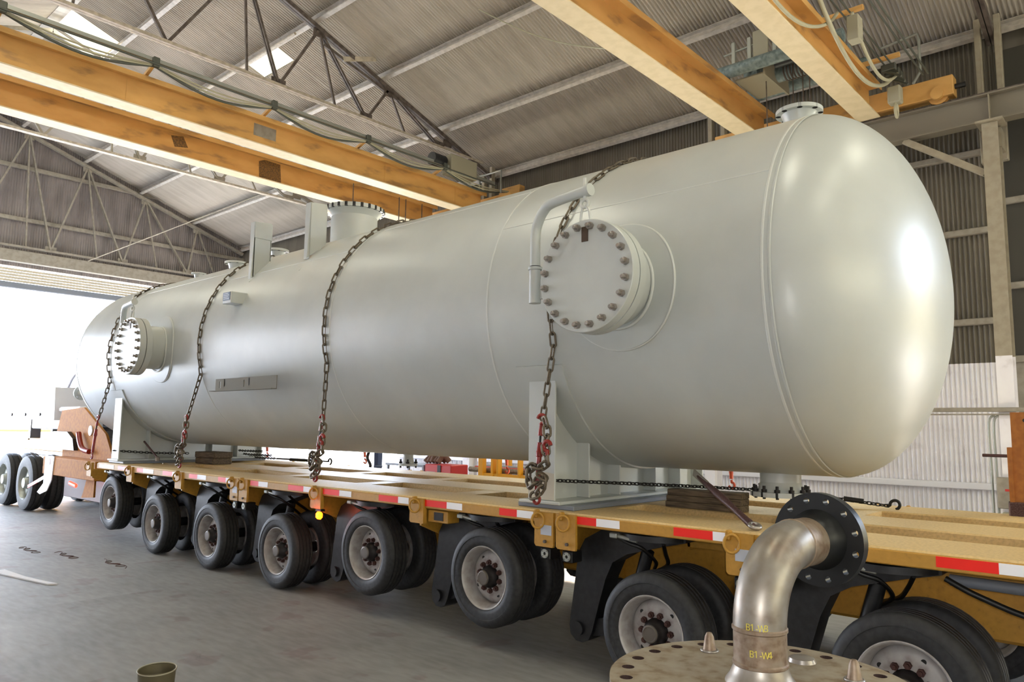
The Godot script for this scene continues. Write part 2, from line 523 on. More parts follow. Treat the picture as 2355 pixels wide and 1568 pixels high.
# ------------------------------------------------------------------ the workshop
const SKY_FAR := [[-19.0, -17.9, -6.3, -5.05], [-15.4, -14.15, -8.45, -7.95], [1.7, 2.9, -9.4, -8.4], [4.0, 5.2, -6.3, -5.1], [10.0, 11.2, -9.4, -7.4]]
const SKY_NEAR := [[-21.4, -20.2, -3.4, -1.4], [-15.4, -14.2, -3.4, -1.4], [-8.6, -7.4, -3.4, -1.4], [-1.6, -0.4, -3.4, -1.4], [5.0, 6.2, -3.4, -1.4], [11.5, 12.7, -3.4, -1.4]]
const SKYLIGHT := 2.0
const XE := 16.0                          # near end of the hall
const DOOR_TOP := 6.16
const DOOR_Z := [-11.0, 2.2]

func building() -> void:
	struct("floor", MB.new().span(Vector3(-25.3, -0.3, -13.6), Vector3(XE + 0.3, 0, 3.6)), M.concrete)
	var yard := struct("ground", MB.new().span(Vector3(-140, -0.4, -90), Vector3(-25.3, -0.02, 80)), M.yard)
	yard.set_meta("kind", "structure")
	struct("ground_1", MB.new().span(Vector3(-25.3, -0.4, -90), Vector3(60, -0.02, -13.6)), M.yard)
	var hb := thing("warehouse", "tan sheet metal warehouse across the yard outside the side door", "building", Vector3(12, 0, -30))
	part("wall", MB.new().box(Vector3(0, 3.4, 0), Vector3(30, 6.8, 9)), M.wood_tan, hb)
	part("roof", MB.new().prism(PackedVector2Array([Vector2(-5, 6.7), Vector2(5, 6.7), Vector2(0, 8.0)]), Vector3(-15.4, 0, 0), Vector3(0, 0, 1), Vector3(0, 1, 0), Vector3(30.8, 0, 0)), M.column_grey, hb)
	# far side wall: corrugated sheet on girts, lower part painted white
	var wf := hold("wall_far", self)
	tag(wf, "", "", "", "structure")
	var us := MB.new()
	us.corr(Vector3(-25.1, 2.77, WALL), Vector3(4.1, 0, 0), Vector3(0, 5.25, 0), 0.0677, 0.015)
	us.corr(Vector3(-21.0, 4.6, WALL), Vector3(5.0, 0, 0), Vector3(0, 3.42, 0), 0.0677, 0.015)
	us.corr(Vector3(-16.0, 2.77, WALL), Vector3(14.1, 0, 0), Vector3(0, 5.25, 0), 0.0677, 0.015)
	part("upper_sheet", us, M.wall_sheet, wf)
	var ps := MB.new()
	ps.corr(Vector3(-25.1, 0, WALL), Vector3(4.1, 0, 0), Vector3(0, 2.77, 0), 0.0677, 0.015)
	ps.corr(Vector3(-16.0, 0, WALL), Vector3(14.1, 0, 0), Vector3(0, 2.77, 0), 0.0677, 0.015)
	part("painted_sheet", ps, M.wall_white, wf)
	var bk := MB.new()
	bk.span(Vector3(-25.3, 0, WALL - 0.3), Vector3(-21.0, 8.2, WALL - 0.03))
	bk.span(Vector3(-21.0, 4.6, WALL - 0.3), Vector3(-16.0, 8.2, WALL - 0.03))
	bk.span(Vector3(-16.0, 0, WALL - 0.3), Vector3(3.6, 8.2, WALL - 0.03))
	bk.span(Vector3(7.6, 0, WALL - 0.3), Vector3(XE + 0.3, 8.2, WALL - 0.03))
	bk.span(Vector3(3.6, 6.6, WALL - 0.3), Vector3(7.6, 8.2, WALL - 0.03))
	part("backing", bk, M.wall_sheet, wf)
	# a wide sliding door leaf stands right of the column
	var sd := hold("door_2", self)
	tag(sd, "", "", "", "structure")
	part("upper_panel", MB.new().span(Vector3(-1.9, 2.77, WALL), Vector3(3.6, 7.6, WALL + 0.05)), M.leaf_dark, sd)
	part("lower_panel", MB.new().span(Vector3(-1.9, 0.0, WALL), Vector3(3.6, 2.77, WALL + 0.05)), M.girt_grey, sd)
	for y in [1.3, 2.8, 3.9, 5.2]:
		part("rail", MB.new().span(Vector3(-1.9, y - 0.05, WALL + 0.05), Vector3(3.6, y + 0.05, WALL + 0.12), 0.01), M.girt_grey, sd)
	# far end wall with the big door
	var we := hold("wall_end", self)
	tag(we, "", "", "", "structure")
	var sheet := MB.new()
	var back := MB.new()
	var p := 0.0677
	var zz := 3.3
	while zz > WALL:
		var top := roof_y(zz - p * 0.5) + 0.06
		var inside := zz - p * 0.5 > DOOR_Z[0] and zz - p * 0.5 < DOOR_Z[1]
		var y0 := DOOR_TOP if inside else 0.0
		sheet.corr(Vector3(-25.1, y0, zz), Vector3(0, 0, -p), Vector3(0, top - y0, 0), p, 0.009)
		zz -= p
	for i in 34:
		var za := WALL + 16.6 * i / 34.0
		var zb := WALL + 16.6 * (i + 1) / 34.0
		var inside := (za + zb) * 0.5 > DOOR_Z[0] and (za + zb) * 0.5 < DOOR_Z[1]
		back.span(Vector3(-25.35, DOOR_TOP if inside else 0.0, za), Vector3(-25.13, roof_y((za + zb) * 0.5) + 0.25, zb))
	part("sheet", sheet, M.end_sheet, we)
	part("backing", back, M.end_sheet, we)
	for y in [7.55, 9.1]:
		part("girt", MB.new().span(Vector3(-25.08, y - 0.06, WALL), Vector3(-24.98, y + 0.06, 3.3), 0.01), M.girt_grey, we)
	part("header_beam", MB.new().span(Vector3(-25.08, 6.26, WALL), Vector3(-24.85, 6.6, 3.3), 0.01), M.girt_grey, we)
	# the roller door, wound up: its lowest slats hang below the header
	var rd := hold("door_1", self)
	tag(rd, "", "", "", "structure")
	var sm := MB.new().box(Vector3.ZERO, Vector3(0.03, 0.074, DOOR_Z[1] - DOOR_Z[0]), Basis.IDENTITY, 0.012).mesh()
	for i in 5:
		inst("slat", sm, M.curtain_steel, rd, Transform3D(Basis.IDENTITY, Vector3(-25.05, 6.05 - 0.08 * i, (DOOR_Z[0] + DOOR_Z[1]) * 0.5)))
	part("bottom_bar", MB.new().span(Vector3(-25.1, 5.5, DOOR_Z[0]), Vector3(-25.0, 5.68, DOOR_Z[1]), 0.02), M.tank_grey, rd)
	for z in DOOR_Z:
		part("guide", MB.new().span(Vector3(-25.15, 0, z - 0.1), Vector3(-24.95, 6.1, z + 0.1), 0.01), M.girt_grey, rd)
	# camera-side wall with a narrow door ajar, and the near end wall
	var wn := MB.new()
	wn.span(Vector3(-25.3, 0, 3.3), Vector3(-21.5, 8.2, 3.6))
	wn.span(Vector3(-21.5, 4.4, 3.3), Vector3(-20.0, 8.2, 3.6))
	wn.span(Vector3(-20.0, 0, 3.3), Vector3(6.2, 8.2, 3.6))
	wn.span(Vector3(6.9, 0, 3.3), Vector3(XE + 0.3, 8.2, 3.6))
	wn.span(Vector3(6.2, 2.1, 3.3), Vector3(6.9, 8.2, 3.6))
	struct("wall_near", wn, M.wall_white)
	var wr := MB.new()
	for i in 16:
		var za := WALL - 0.3 + 17.2 * i / 16.0
		var zb := WALL - 0.3 + 17.2 * (i + 1) / 16.0
		wr.span(Vector3(XE, 0, za), Vector3(XE + 0.3, roof_y((za + zb) * 0.5) + 0.3, zb))
	struct("wall_right", wr, M.wall_white)
	# translucent sheets in the far wall, behind the vessel from here
	var wv := hold("window_21", self)
	tag(wv, "", "", "", "structure")
	part("window_pane", MB.new().corr(Vector3(-13.5, 2.85, WALL + 0.02), Vector3(9.5, 0, 0), Vector3(0, 1.3, 0), 0.0677, 0.015), M.skylight, wv)
	var bl := AreaLight3D.new()
	bl.name = "window_glow"
	bl.area_size = Vector2(9.5, 1.3)
	bl.light_color = Color(1.0, 0.97, 0.86)
	bl.light_energy = 2.2 * 9.5 * 1.3 / PI
	bl.shadow_enabled = true
	wv.add_child(bl)
	bl.transform = Transform3D(Basis(Vector3.UP, PI), Vector3(-8.75, 3.5, WALL + 0.06))
	# a band of translucent panels high in the near end wall
	var wl := hold("window_20", self)
	tag(wl, "", "", "", "structure")
	part("window_pane", MB.new().corr(Vector3(XE - 0.03, 3.2, -12.0), Vector3(0, 0, 14.0), Vector3(0, 3.6, 0), 0.0677, 0.015), M.skylight, wl)
	var al := AreaLight3D.new()
	al.name = "window_glow"
	al.area_size = Vector2(14.0, 3.6)
	al.light_color = Color(1.0, 0.97, 0.84)
	al.light_energy = 1.6 * 14.0 * 3.6 / PI
	al.shadow_enabled = true
	wl.add_child(al)
	al.transform = Transform3D(Basis(Vector3.UP, PI * 0.5), Vector3(XE - 0.1, 5.0, -5.0))
	# roof
	var ce := hold("ceiling", self)
	tag(ce, "", "", "", "structure")
	for side in 2:
		var u := Vector3.RIGHT if side == 0 else Vector3.LEFT
		var ze := WALL if side == 0 else 3.3
		var dz := signf(RIDGE - ze)
		var m := MB.new()
		var holes: Array = SKY_FAR if side == 0 else SKY_NEAR
		var x := -25.2
		for h in holes + [[XE + 0.2, XE + 0.2, 0.0, 0.0]]:
			roof_piece(m, x, h[0], ze, RIDGE, u)
			if h[1] > h[0]:
				var za: float = h[2] if dz > 0 else h[3]
				var zb: float = h[3] if dz > 0 else h[2]
				roof_piece(m, h[0], h[1], ze, za, u)
				roof_piece(m, h[0], h[1], zb, RIDGE, u)
			x = h[1]
		part("roof_sheet", m, M.roof_sheet, ce)
		var a := Vector3(-25.4, EAVE + 0.06, ze - dz * 0.4)
		a.y -= SLOPE * 0.4
		var w := Vector3(0, roof_y(RIDGE) + 0.06 - a.y, RIDGE - a.z)
		var up := Vector3(0, 0.15, 0)
		var b := MB.new()
		var L := Vector3(XE + 25.8, 0, 0)
		b.quad(a, a + L, a + L + w, a + w, Vector3.DOWN)
		b.quad(a + up, a + L + up, a + L + w + up, a + w + up, Vector3.UP)
		b.quad(a, a + L, a + L + up, a + up, Vector3(0, 0, -dz))
		b.quad(a, a + w, a + w + up, a + up, Vector3.LEFT)
		b.quad(a + L, a + w + L, a + w + up + L, a + up + L, Vector3.RIGHT)
		part("roof_deck", b, M.roof_sheet, ce)
	part("ridge_cap", MB.new().span(Vector3(-25.2, roof_y(RIDGE) - 0.06, RIDGE - 0.12), Vector3(XE + 0.2, roof_y(RIDGE) - 0.02, RIDGE + 0.12)), M.roof_sheet, ce)
	# purlins on the far slope (visible) and the eave strut
	var labs := ["grey eave strut along the top of the far corrugated wall", "lowest grey channel purlin above the far wall, first up from the eave", "second grey channel purlin up from the eave on the far roof slope", "third grey channel purlin up from the eave, passing the bright skylight", "uppermost grey channel purlin on the far roof slope below the ridge"]
	var zs := [-13.18, -11.4, -9.62, -7.93, -6.2]
	for i in 5:
		var z: float = zs[i]
		var y := roof_y(z) - 0.02
		var b := MB.new()
		var sl := Vector3(0, SLOPE, 1).normalized()
		var nn := Vector3(0, 1, -SLOPE).normalized()
		var c := Vector3((XE - 25.0) * 0.5, y, z) - nn * 0.11
		var bs := Basis(Vector3.RIGHT, nn, sl)
		b.box(c, Vector3(XE + 25.0, 0.18, 0.02), bs)
		b.box(c + bs * Vector3(0, -0.085, 0.035), Vector3(XE + 25.0, 0.012, 0.08), bs)
		b.box(c + bs * Vector3(0, 0.085, 0.035), Vector3(XE + 25.0, 0.012, 0.08), bs)
		b.box(c + bs * Vector3(0, -0.07, 0.073), Vector3(XE + 25.0, 0.03, 0.01), bs)
		tag(part("roof_purlin", b, M.purlin_grey, self), labs[i], "purlin", "purlins under the far roof slope")
	# girts of the far wall
	var gl := ["lowest grey girt rail low on the white painted corrugated wall", "grey girt just above the white paint on the far wall", "grey girt halfway up the bare corrugated far wall", "grey girt high on the far wall under the crane runway"]
	var gy := [0.91, 3.40, 4.81, 6.05]
	for i in 4:
		var y: float = gy[i]
		tag(part("wall_girt", MB.new().span(Vector3(-16.0 if i < 2 else -25.0, y - 0.05, WALL + 0.012), Vector3(-1.98, y + 0.05, WALL + 0.11), 0.012), M.girt_grey if i else M.white_paint, self), gl[i], "girt", "girts on the far wall")
	# columns: a broad lower shaft under the runway, two slim posts above it
	for k in 4:
		var x: float = [-1.87, -6.35, -12.45, -18.75][k]
		var lab: String = ["tall grey steel column right of the vessel's rounded end, white below", "grey column behind the vessel under the nearer crane girder", "column behind the left crane where the dark truss meets the wall", "column farther left behind the vessel, third from the rounded end"][k]
		var t := thing("steel_column", lab, "column", Vector3(x, 0, -12.45), "columns along the far wall")
		var b := MB.new()
		for s in [-1.0, 1.0]:
			b.box(Vector3(0, 4.47, s * 0.13), Vector3(0.2, 3.38, 0.015))
		b.box(Vector3(0, 4.47, 0), Vector3(0.012, 3.38, 0.25))
		part("shaft", b, M.column_grey, t)
		var w := MB.new()
		for s in [-1.0, 1.0]:
			w.box(Vector3(0, 1.39, s * 0.13), Vector3(0.2, 2.78, 0.015))
		w.box(Vector3(0, 1.39, 0), Vector3(0.012, 2.78, 0.25))
		part("painted_shaft", w, M.wall_white, t)
		for s in [-1.0, 1.0]:
			part("upper_post", MB.new().box(Vector3(s * 0.13 - 0.05, 6.9, -0.5), Vector3(0.09, 2.3, 0.12), Basis.IDENTITY, 0.01), M.column_grey, t)
		part("cap_plate", MB.new().box(Vector3(0, 6.18, 0), Vector3(0.34, 0.03, 0.4)), M.column_grey, t)
		part("base_plate", MB.new().box(Vector3(0, 0.012, 0), Vector3(0.36, 0.024, 0.44)), M.column_grey, t)
		part("tie", MB.new().box(Vector3(0, 6.0, -0.35), Vector3(0.2, 0.3, 0.5)), M.column_grey, t)
		if k < 2:
			part("knee_brace", MB.new().bar(Vector3(-0.1, 5.45, 0.02), Vector3(-1.15, 6.2, 0.02), 0.09, 0.09), M.column_grey, t)

func roof_piece(m: MB, x0: float, x1: float, z0: float, z1: float, u: Vector3) -> void:
	if x1 - x0 < 0.05 or absf(z1 - z0) < 0.02:
		return
	var ya := roof_y(z0)
	var w := Vector3(0, roof_y(z1) - ya, z1 - z0)
	m.corr(Vector3(x0 if u.x > 0 else x1, ya, z0), u * (x1 - x0), w, 0.0677, 0.015)

func skylights() -> void:
	var labs := ["bright skylight panel near the ridge at the upper left, beside the truss chord", "glowing skylight panel under the third purlin behind the dark truss", "skylight panel high on the far slope above the crane trolley end", "skylight panel at the ridge above the near end"]
	var k := 0
	for h in SKY_FAR + SKY_NEAR:
		k += 1
		var w := hold("window_%d" % k, self)
		tag(w, "", "", "", "structure")
		var far: bool = h[3] <= RIDGE
		var za: float = h[2] if far else h[3]
		var zb: float = h[3] if far else h[2]
		var ya := roof_y(za) + 0.02
		var ww := Vector3(0, roof_y(zb) - roof_y(za), zb - za)
		var u := Vector3(h[1] - h[0], 0, 0)
		var o := Vector3(h[0], ya, za)
		if not far:
			o += u
			u = -u
		part("skylight_pane", MB.new().corr(o, u, ww, 0.0677, 0.015), M.skylight, w)
		var l := AreaLight3D.new()
		l.name = "skylight_glow"
		l.area_size = Vector2(h[1] - h[0], ww.length())
		l.light_color = Color(1.0, 0.985, 0.90)
		l.light_energy = SKYLIGHT * (h[1] - h[0]) * ww.length()
		l.shadow_enabled = true
		w.add_child(l)
		var c := o + u * 0.5 + ww * 0.5
		var dn := u.normalized().cross(ww.normalized())
		if dn.y > 0:
			dn = -dn
		l.transform = Transform3D(Basis(u.normalized(), (-dn).cross(u.normalized()), -dn), c + dn * 0.06)

# ------------------------------------------------------------------ trusses
func half_truss(t: Node3D, by: float, s: float, pale: Material, dark: Material) -> void:
	# in the truss's own frame: z measured from the ridge towards one wall (s = -1 far, +1 near)
	var T := [0.0, 1.3, 2.92, 4.7, 6.45, 8.1]
	var B := [0.0, 2.09, 4.13, 6.2]
	var S := [1.45, 3.37, 5.19, 7.2]
	var ty := func(d): return EAVE + SLOPE * (8.3 - d) - 0.32
	for o in [-0.035, 0.035]:
		part("top_chord", MB.new().bar(Vector3(o, ty.call(0.0), 0), Vector3(o, ty.call(8.15), s * 8.15), 0.055, 0.09), dark, t)
		part("bottom_chord", MB.new().bar(Vector3(o, by, 0), Vector3(o, by, s * (8.15 if by < 7.0 else 7.6)), 0.06, 0.055), pale, t)
	for i in range(1, 5):
		var top := Vector3(0, ty.call(T[i]), s * T[i])
		part("web", MB.new().bar(top, Vector3(0, by, s * B[i - 1]), 0.05, 0.05), dark, t)
		part("strut", MB.new().bar(top, Vector3(0, by, s * S[i - 1]), 0.04, 0.04), dark, t)
		if i < 4:
			for o in [-0.03, 0.03]:
				part("web", MB.new().bar(top + Vector3(o, 0, 0), Vector3(o, by, s * B[i]), 0.03, 0.045), dark, t)
		part("gusset_plate", MB.new().box(top + Vector3(0, -0.05, 0), Vector3(0.02, 0.22, 0.26)), dark, t)
		if i < 4:
			part("gusset_plate", MB.new().box(Vector3(0, by + 0.06, s * B[i]), Vector3(0.02, 0.16, 0.3)), dark, t)

func trusses() -> void:
	var xs := [-12.4, -18.7, -24.85, -1.9]
	var labs := ["dark steel roof truss crossing above the left crane girders, nearest truss", "roof truss with a pale bottom chord seen under the left crane girders", "end wall truss with pale webs above the roller door", "dark roof truss end resting above the column at the upper right"]
	for i in 4:
		var t := thing("roof_truss", labs[i], "truss", Vector3(xs[i], 0, RIDGE), "roof trusses")
		var by: float = 6.7 if i == 2 else 8.05
		var dk: Material = M.truss_steel if i in [0, 3] else M.girt_grey
		half_truss(t, by, -1.0, M.girt_grey if i == 2 else M.truss_pale, dk)
		half_truss(t, by, 1.0, M.girt_grey if i == 2 else M.truss_pale, dk)
		if i == 0:
			# a lamp bracket between two webs
			part("cross_brace", MB.new().bar(Vector3(0, 9.25, -3.05), Vector3(0, 8.75, -4.95), 0.05, 0.06), dk, t)
			part("pale_bracket", MB.new().bar(Vector3(0.02, 9.12, -3.5), Vector3(0.1, 9.38, -4.25), 0.03, 0.1), M.truss_pale, t)
	# a loose wire rope drooping from a purlin
	var w := PackedVector3Array()
	for k in 13:
		var f := k / 12.0
		w.append(Vector3(-9.2, 9.3, -9.2).lerp(Vector3(-5.6, 7.3, -9.2), f) + Vector3(0, -0.25 * sin(PI * f), 0))
	tag(part("hanging_wire", MB.new().tube(w, 0.012, 6), M.cable_grey, self), "thin pale wire drooping from the roof purlin to the crane girder", "wire")
	var w2 := PackedVector3Array()
	for k in 9:
		w2.append(Vector3(-20.0, 8.62, -11.35).lerp(Vector3(-24.6, 6.55, -8.05), k / 8.0))
	tag(part("brace_rod", MB.new().tube(w2, 0.014, 6), M.truss_pale, self), "thin pale diagonal brace rod in front of the end wall truss", "brace")

# ------------------------------------------------------------------ crane runway and cranes
func i_beam(b: MB, a: Vector3, c: Vector3, w: float, h: float, tf := 0.02, tw := 0.014) -> void:
	# a .. c along one axis, top of section at a.y
	var d := (c - a)
	var mid := (a + c) * 0.5
	var along_x := absf(d.x) > absf(d.z)
	var l := d.length()
	var f := func(y, hh, ww): b.box(mid + Vector3(0, y, 0), Vector3(l, hh, ww) if along_x else Vector3(ww, hh, l))
	f.call(-tf * 0.5, tf, w)
	f.call(-h + tf * 0.5, tf, w)
	f.call(-h * 0.5, h - 2 * tf, tw)

func runway() -> void:
	for s in 2:
		var z := -12.45 if s == 0 else 2.4
		var t := thing("runway_beam", ["grey crane runway beam along the far wall on the columns", "crane runway beam on the camera side of the hall"][s], "beam", Vector3(0, 0, z), "crane runway beams")
		var b := MB.new()
		i_beam(b, Vector3(-25, 6.62, 0), Vector3(XE - 0.2, 6.62, 0), 0.22, 0.42)
		part("beam", b, M.runway_grey, t)
		part("rail", MB.new().span(Vector3(-25, 6.62, -0.025), Vector3(XE - 0.2, 6.67, 0.025)), M.truss_steel, t)
		if s == 0:
			for x in [-1.87, -6.35, -12.45]:
				part("stiffener", MB.new().span(Vector3(x - 0.006, 6.22, -0.1), Vector3(x + 0.006, 6.6, 0.1)), M.column_grey, t)
			part("drop_pipe", MB.new().span(Vector3(-25, 6.18, 0.0), Vector3(-25 + 0.01, 6.19, 0.01)), M.column_grey, t)
		else:
			for x in [-20.0, -13.0, -6.0, 1.0, 8.0]:
				part("bracket", MB.new().span(Vector3(x - 0.1, 5.7, 0.0), Vector3(x + 0.1, 6.2, 0.9)), M.column_grey, t)
	# pipe rail along the wall in front of the columns
	var r := MB.new()
	r.span(Vector3(-16, 2.0, -12.28), Vector3(5.0, 2.06, -12.2), 0.01)
	r.span(Vector3(-16, 1.955, -12.28), Vector3(5.0, 1.975, -12.25))
	tag(part("guard_rail", r, M.girt_grey, self), "grey steel rail at chest height along the white wall", "rail")

func end_truck(t: Node3D, x0: float, x1: float, z: float) -> void:
	part("end_truck", MB.new().span(Vector3(x0, 6.74, z - 0.12), Vector3(x1, 7.04, z + 0.12), 0.01), M.crane_yellow, t)
	for x in [x0 + 0.22, x1 - 0.22]:
		var w := MB.new()
		w.lathe(Vector3(x, 6.79, z - 0.045), Vector3(0, 0, 1), [Vector2(0, 0), Vector2(0, 0.14), Vector2(0.015, 0.14), Vector2(0.015, 0.12), Vector2(0.075, 0.12), Vector2(0.075, 0.14), Vector2(0.09, 0.14), Vector2(0.09, 0)], 24)
		w.cyl(Vector3(x, 6.79, z + 0.08), Vector3(x, 6.79, z + 0.15), 0.09, 16)
		part("wheel", w, M.crane_yellow, t)
	for x in [x0, x1]:
		part("bumper", MB.new().cyl(Vector3(x, 6.88, z), Vector3(x + signf(x - (x0 + x1) * 0.5) * 0.14, 6.88, z), 0.04, 12), M.black_steel, t)

func girder(t: Node3D, x: float) -> void:
	var g := hold("girder", t)
	var z0 := -12.22
	var z1 := 2.2
	part("web", MB.new().span(Vector3(x - 0.012, 6.62, z0), Vector3(x + 0.012, 7.08, z1)), M.crane_yellow, g)
	part("bottom_flange", MB.new().span(Vector3(x - 0.165, 6.6, z0), Vector3(x + 0.165, 6.622, z1), 0.004), M.crane_cream, g)
	part("top_flange", MB.new().span(Vector3(x - 0.165, 7.08, z0), Vector3(x + 0.165, 7.10, z1)), M.crane_yellow, g)
	var c := MB.new()
	c.span(Vector3(x - 0.2, 7.10, z0), Vector3(x + 0.2, 7.114, z1))
	for s in [-1.0, 1.0]:
		c.span(Vector3(x + s * 0.2 - 0.006, 7.03, z0), Vector3(x + s * 0.2 + 0.006, 7.114, z1))
	part("cap_channel", c, M.crane_yellow, g)
	part("trolley_rail", MB.new().span(Vector3(x - 0.02, 7.114, z0), Vector3(x + 0.02, 7.16, z1)), M.truss_steel, g)

func cranes() -> void:
	# right crane
	var t := thing("bridge_crane", "yellow double girder bridge crane above the vessel's rounded end", "crane", Vector3.ZERO, "overhead bridge cranes")
	girder(t, -5.18)
	girder(t, -3.46)
	end_truck(t, -6.15, -2.3, -12.45)
	end_truck(t, -6.15, -2.3, 2.4)
	# festoon arms on the right girder, with cables in loops
	for z in [-9.79, -11.42, -8.1, -6.4]:
		part("festoon_arm", MB.new().span(Vector3(-3.3, 7.12, z - 0.03), Vector3(-2.78, 7.18, z + 0.03), 0.006), M.crane_yellow, t)
	for x in [-3.02, -2.93]:
		part("festoon_track", MB.new().tube(PackedVector3Array([Vector3(x, 7.1, 0.5), Vector3(x, 7.1, -12.1)]), 0.012, 8), M.cable_dark, t)
	for x in [-2.62, -2.55]:
		part("conductor_bar", MB.new().tube(PackedVector3Array([Vector3(x, 7.12, 0.5), Vector3(x, 7.0, -12.0)]), 0.014, 8), M.cable_dark, t)
	part("handrail_post", MB.new().tube(PackedVector3Array([Vector3(-3.25, 7.7, -12.2), Vector3(-2.72, 7.76, -12.2), Vector3(-2.7, 7.66, -12.2), Vector3(-2.7, 7.15, -12.2), Vector3(-2.78, 6.95, -12.1)]), 0.022, 8), M.galvanised, t)
	part("control_panel", MB.new().span(Vector3(-2.88, 6.56, -9.58), Vector3(-2.74, 6.88, -9.40), 0.008), M.panel_grey, t)
	for L in [[-3.05, -6.0, -9.6, 0.75, 0.022], [-3.0, -8.6, -11.9, 0.62, 0.028], [-2.9, -9.7, -11.8, 0.45, 0.022], [-2.86, -4.2, -8.5, 0.6, 0.022]]:
		var pts := PackedVector3Array()
		for k in 21:
			var f := k / 20.0
			pts.append(Vector3(L[0], 7.08 - L[3] * pow(sin(PI * f), 0.8), lerpf(L[1], L[2], f)))
		part("cable_loop", MB.new().tube(pts, L[4], 8), M.cable_grey, t)
	for z in [-11.9, -11.75, -11.55]:
		part("cable_carriage", MB.new().box(Vector3(-2.97, 7.05, z), Vector3(0.2, 0.1, 0.09), Basis.IDENTITY, 0.01), M.cable_dark, t)
		part("cable_clamp", MB.new().tube(PackedVector3Array([Vector3(-3.04, 7.02, z), Vector3(-2.9, 6.94, z), Vector3(-2.8, 6.86, z + 0.03)]), 0.02, 6), M.cable_dark, t)
	part("limit_switch", MB.new().span(Vector3(-3.02, 6.52, -11.75), Vector3(-2.84, 6.78, -11.58), 0.02), M.panel_grey, t)
	part("rope_eye", MB.new().tube(ring_pts(Vector3(-2.92, 6.42, -11.66), Vector3(1, 0, 0), 0.075, 14, 1.5), 0.018, 8, true), M.cable_grey, t)
	# hoist trolley running on the right crane
	var h := thing("hoist_trolley", "blue-grey hoist trolley between the girders of the right crane", "hoist", Vector3(0, 0, 0))
	for z in [-10.62, -11.72]:
		part("drum", MB.new().cyl(Vector3(-5.3, 7.3, z), Vector3(-3.3, 7.3, z), 0.1, 24), M.trolley_blue, h)
	part("rope_drum", MB.new().cyl(Vector3(-4.6, 7.3, -11.2), Vector3(-3.4, 7.3, -11.2), 0.13, 24), M.trolley_blue, h)
	for i in 12:
		part("rope_wrap", MB.new().tube(ring_pts(Vector3(-4.35 + i * 0.05, 7.3, -11.2), Vector3(1, 0, 0), 0.138, 20), 0.012, 6, true), M.truss_steel, h)
	part("frame_plate", MB.new().span(Vector3(-5.0, 7.17, -11.6), Vector3(-4.5, 7.2, -10.75), 0.006), M.panel_grey, h)
	part("side_plate", MB.new().span(Vector3(-4.52, 7.12, -11.65), Vector3(-4.49, 7.4, -10.7)), M.panel_grey, h)
	part("gearbox", MB.new().span(Vector3(-4.98, 7.2, -11.45), Vector3(-4.72, 7.5, -11.0), 0.03), M.trolley_blue, h)
	part("motor", MB.new().cyl(Vector3(-4.4, 7.38, -10.9), Vector3(-3.9, 7.38, -10.9), 0.12, 20), M.black_steel, h)
	for x in [-4.72, -4.98, -4.32]:
		part("upright", MB.new().span(Vector3(x - 0.03, 7.38, -10.72), Vector3(x + 0.03, 7.78, -10.66), 0.006), M.galvanised, h)
	part("panel", MB.new().span(Vector3(-4.66, 7.42, -10.7), Vector3(-4.42, 7.85, -10.67), 0.006), M.panel_grey, h)
	part("top_rail", MB.new().tube(PackedVector3Array([Vector3(-5.15, 7.62, -10.7), Vector3(-3.6, 7.72, -10.7)]), 0.018, 8), M.galvanised, h)
	for z in [-10.62, -11.72]:
		for x in [-5.18, -3.46]:
			part("trolley_wheel", MB.new().cyl(Vector3(x - 0.035, 7.25, z - 0.22), Vector3(x + 0.035, 7.25, z - 0.22), 0.09, 20), M.truss_steel, h)
	for p in [[-4.05, -9.55], [-3.93, -9.5]]:
		part("hoist_rope", MB.new().tube(PackedVector3Array([Vector3(p[0], 7.3, p[1] - 1.5), Vector3(p[0], 4.3, p[1] - 1.5)]), 0.009, 6), M.truss_steel, h)
	for p in [[-4.62, -11.05], [-4.2, -11.05]]:
		part("hoist_rope", MB.new().tube(PackedVector3Array([Vector3(p[0], 7.3, p[1]), Vector3(p[0], 4.3, p[1])]), 0.008, 6), M.truss_steel, h)
	# left crane with walkway, festoon sheet and cabinet
	var l := thing("bridge_crane", "stained yellow double girder bridge crane at the left with a cable festoon", "crane", Vector3.ZERO, "overhead bridge cranes")
	girder(l, -12.05)
	girder(l, -13.73)
	end_truck(l, -14.6, -11.2, -12.45)
	end_truck(l, -14.6, -11.2, 2.4)
	part("stain_patch", MB.new().prism(PackedVector2Array([Vector2(-8.02, 6.66), Vector2(-7.52, 6.66), Vector2(-7.5, 7.0), Vector2(-7.62, 7.06), Vector2(-7.98, 7.05)]), Vector3(-13.717, 0, 0), Vector3(0, 0, 1), Vector3(0, 1, 0), Vector3(0.002, 0, 0)), M.stain_brown, l)
	part("stain_patch", MB.new().prism(PackedVector2Array([Vector2(-6.05, 6.85), Vector2(-5.8, 6.8), Vector2(-5.72, 7.0), Vector2(-5.95, 7.04)]), Vector3(-13.717, 0, 0), Vector3(0, 0, 1), Vector3(0, 1, 0), Vector3(0.002, 0, 0)), M.stain_brown, l)
	part("faded_plate", MB.new().prism(PackedVector2Array([Vector2(-6.9, 6.8), Vector2(-6.45, 6.8), Vector2(-6.45, 7.02), Vector2(-6.9, 7.02)]), Vector3(-12.037, 0, 0), Vector3(0, 0, 1), Vector3(0, 1, 0), Vector3(0.002, 0, 0)), M.girt_grey, l)
	for z in [-1.5, -4.3, -6.9, -9.4, -11.4]:
		part("web_seam", MB.new().span(Vector3(-12.037, 6.63, z - 0.012), Vector3(-12.032, 7.06, z + 0.012)), M.crane_yellow, l)
	# walkway edge angle with festoon cables sagging between clips
	part("walkway_edge", MB.new().span(Vector3(-11.72, 7.3, -12.3), Vector3(-11.66, 7.36, 2.2)), M.galvanised, l)
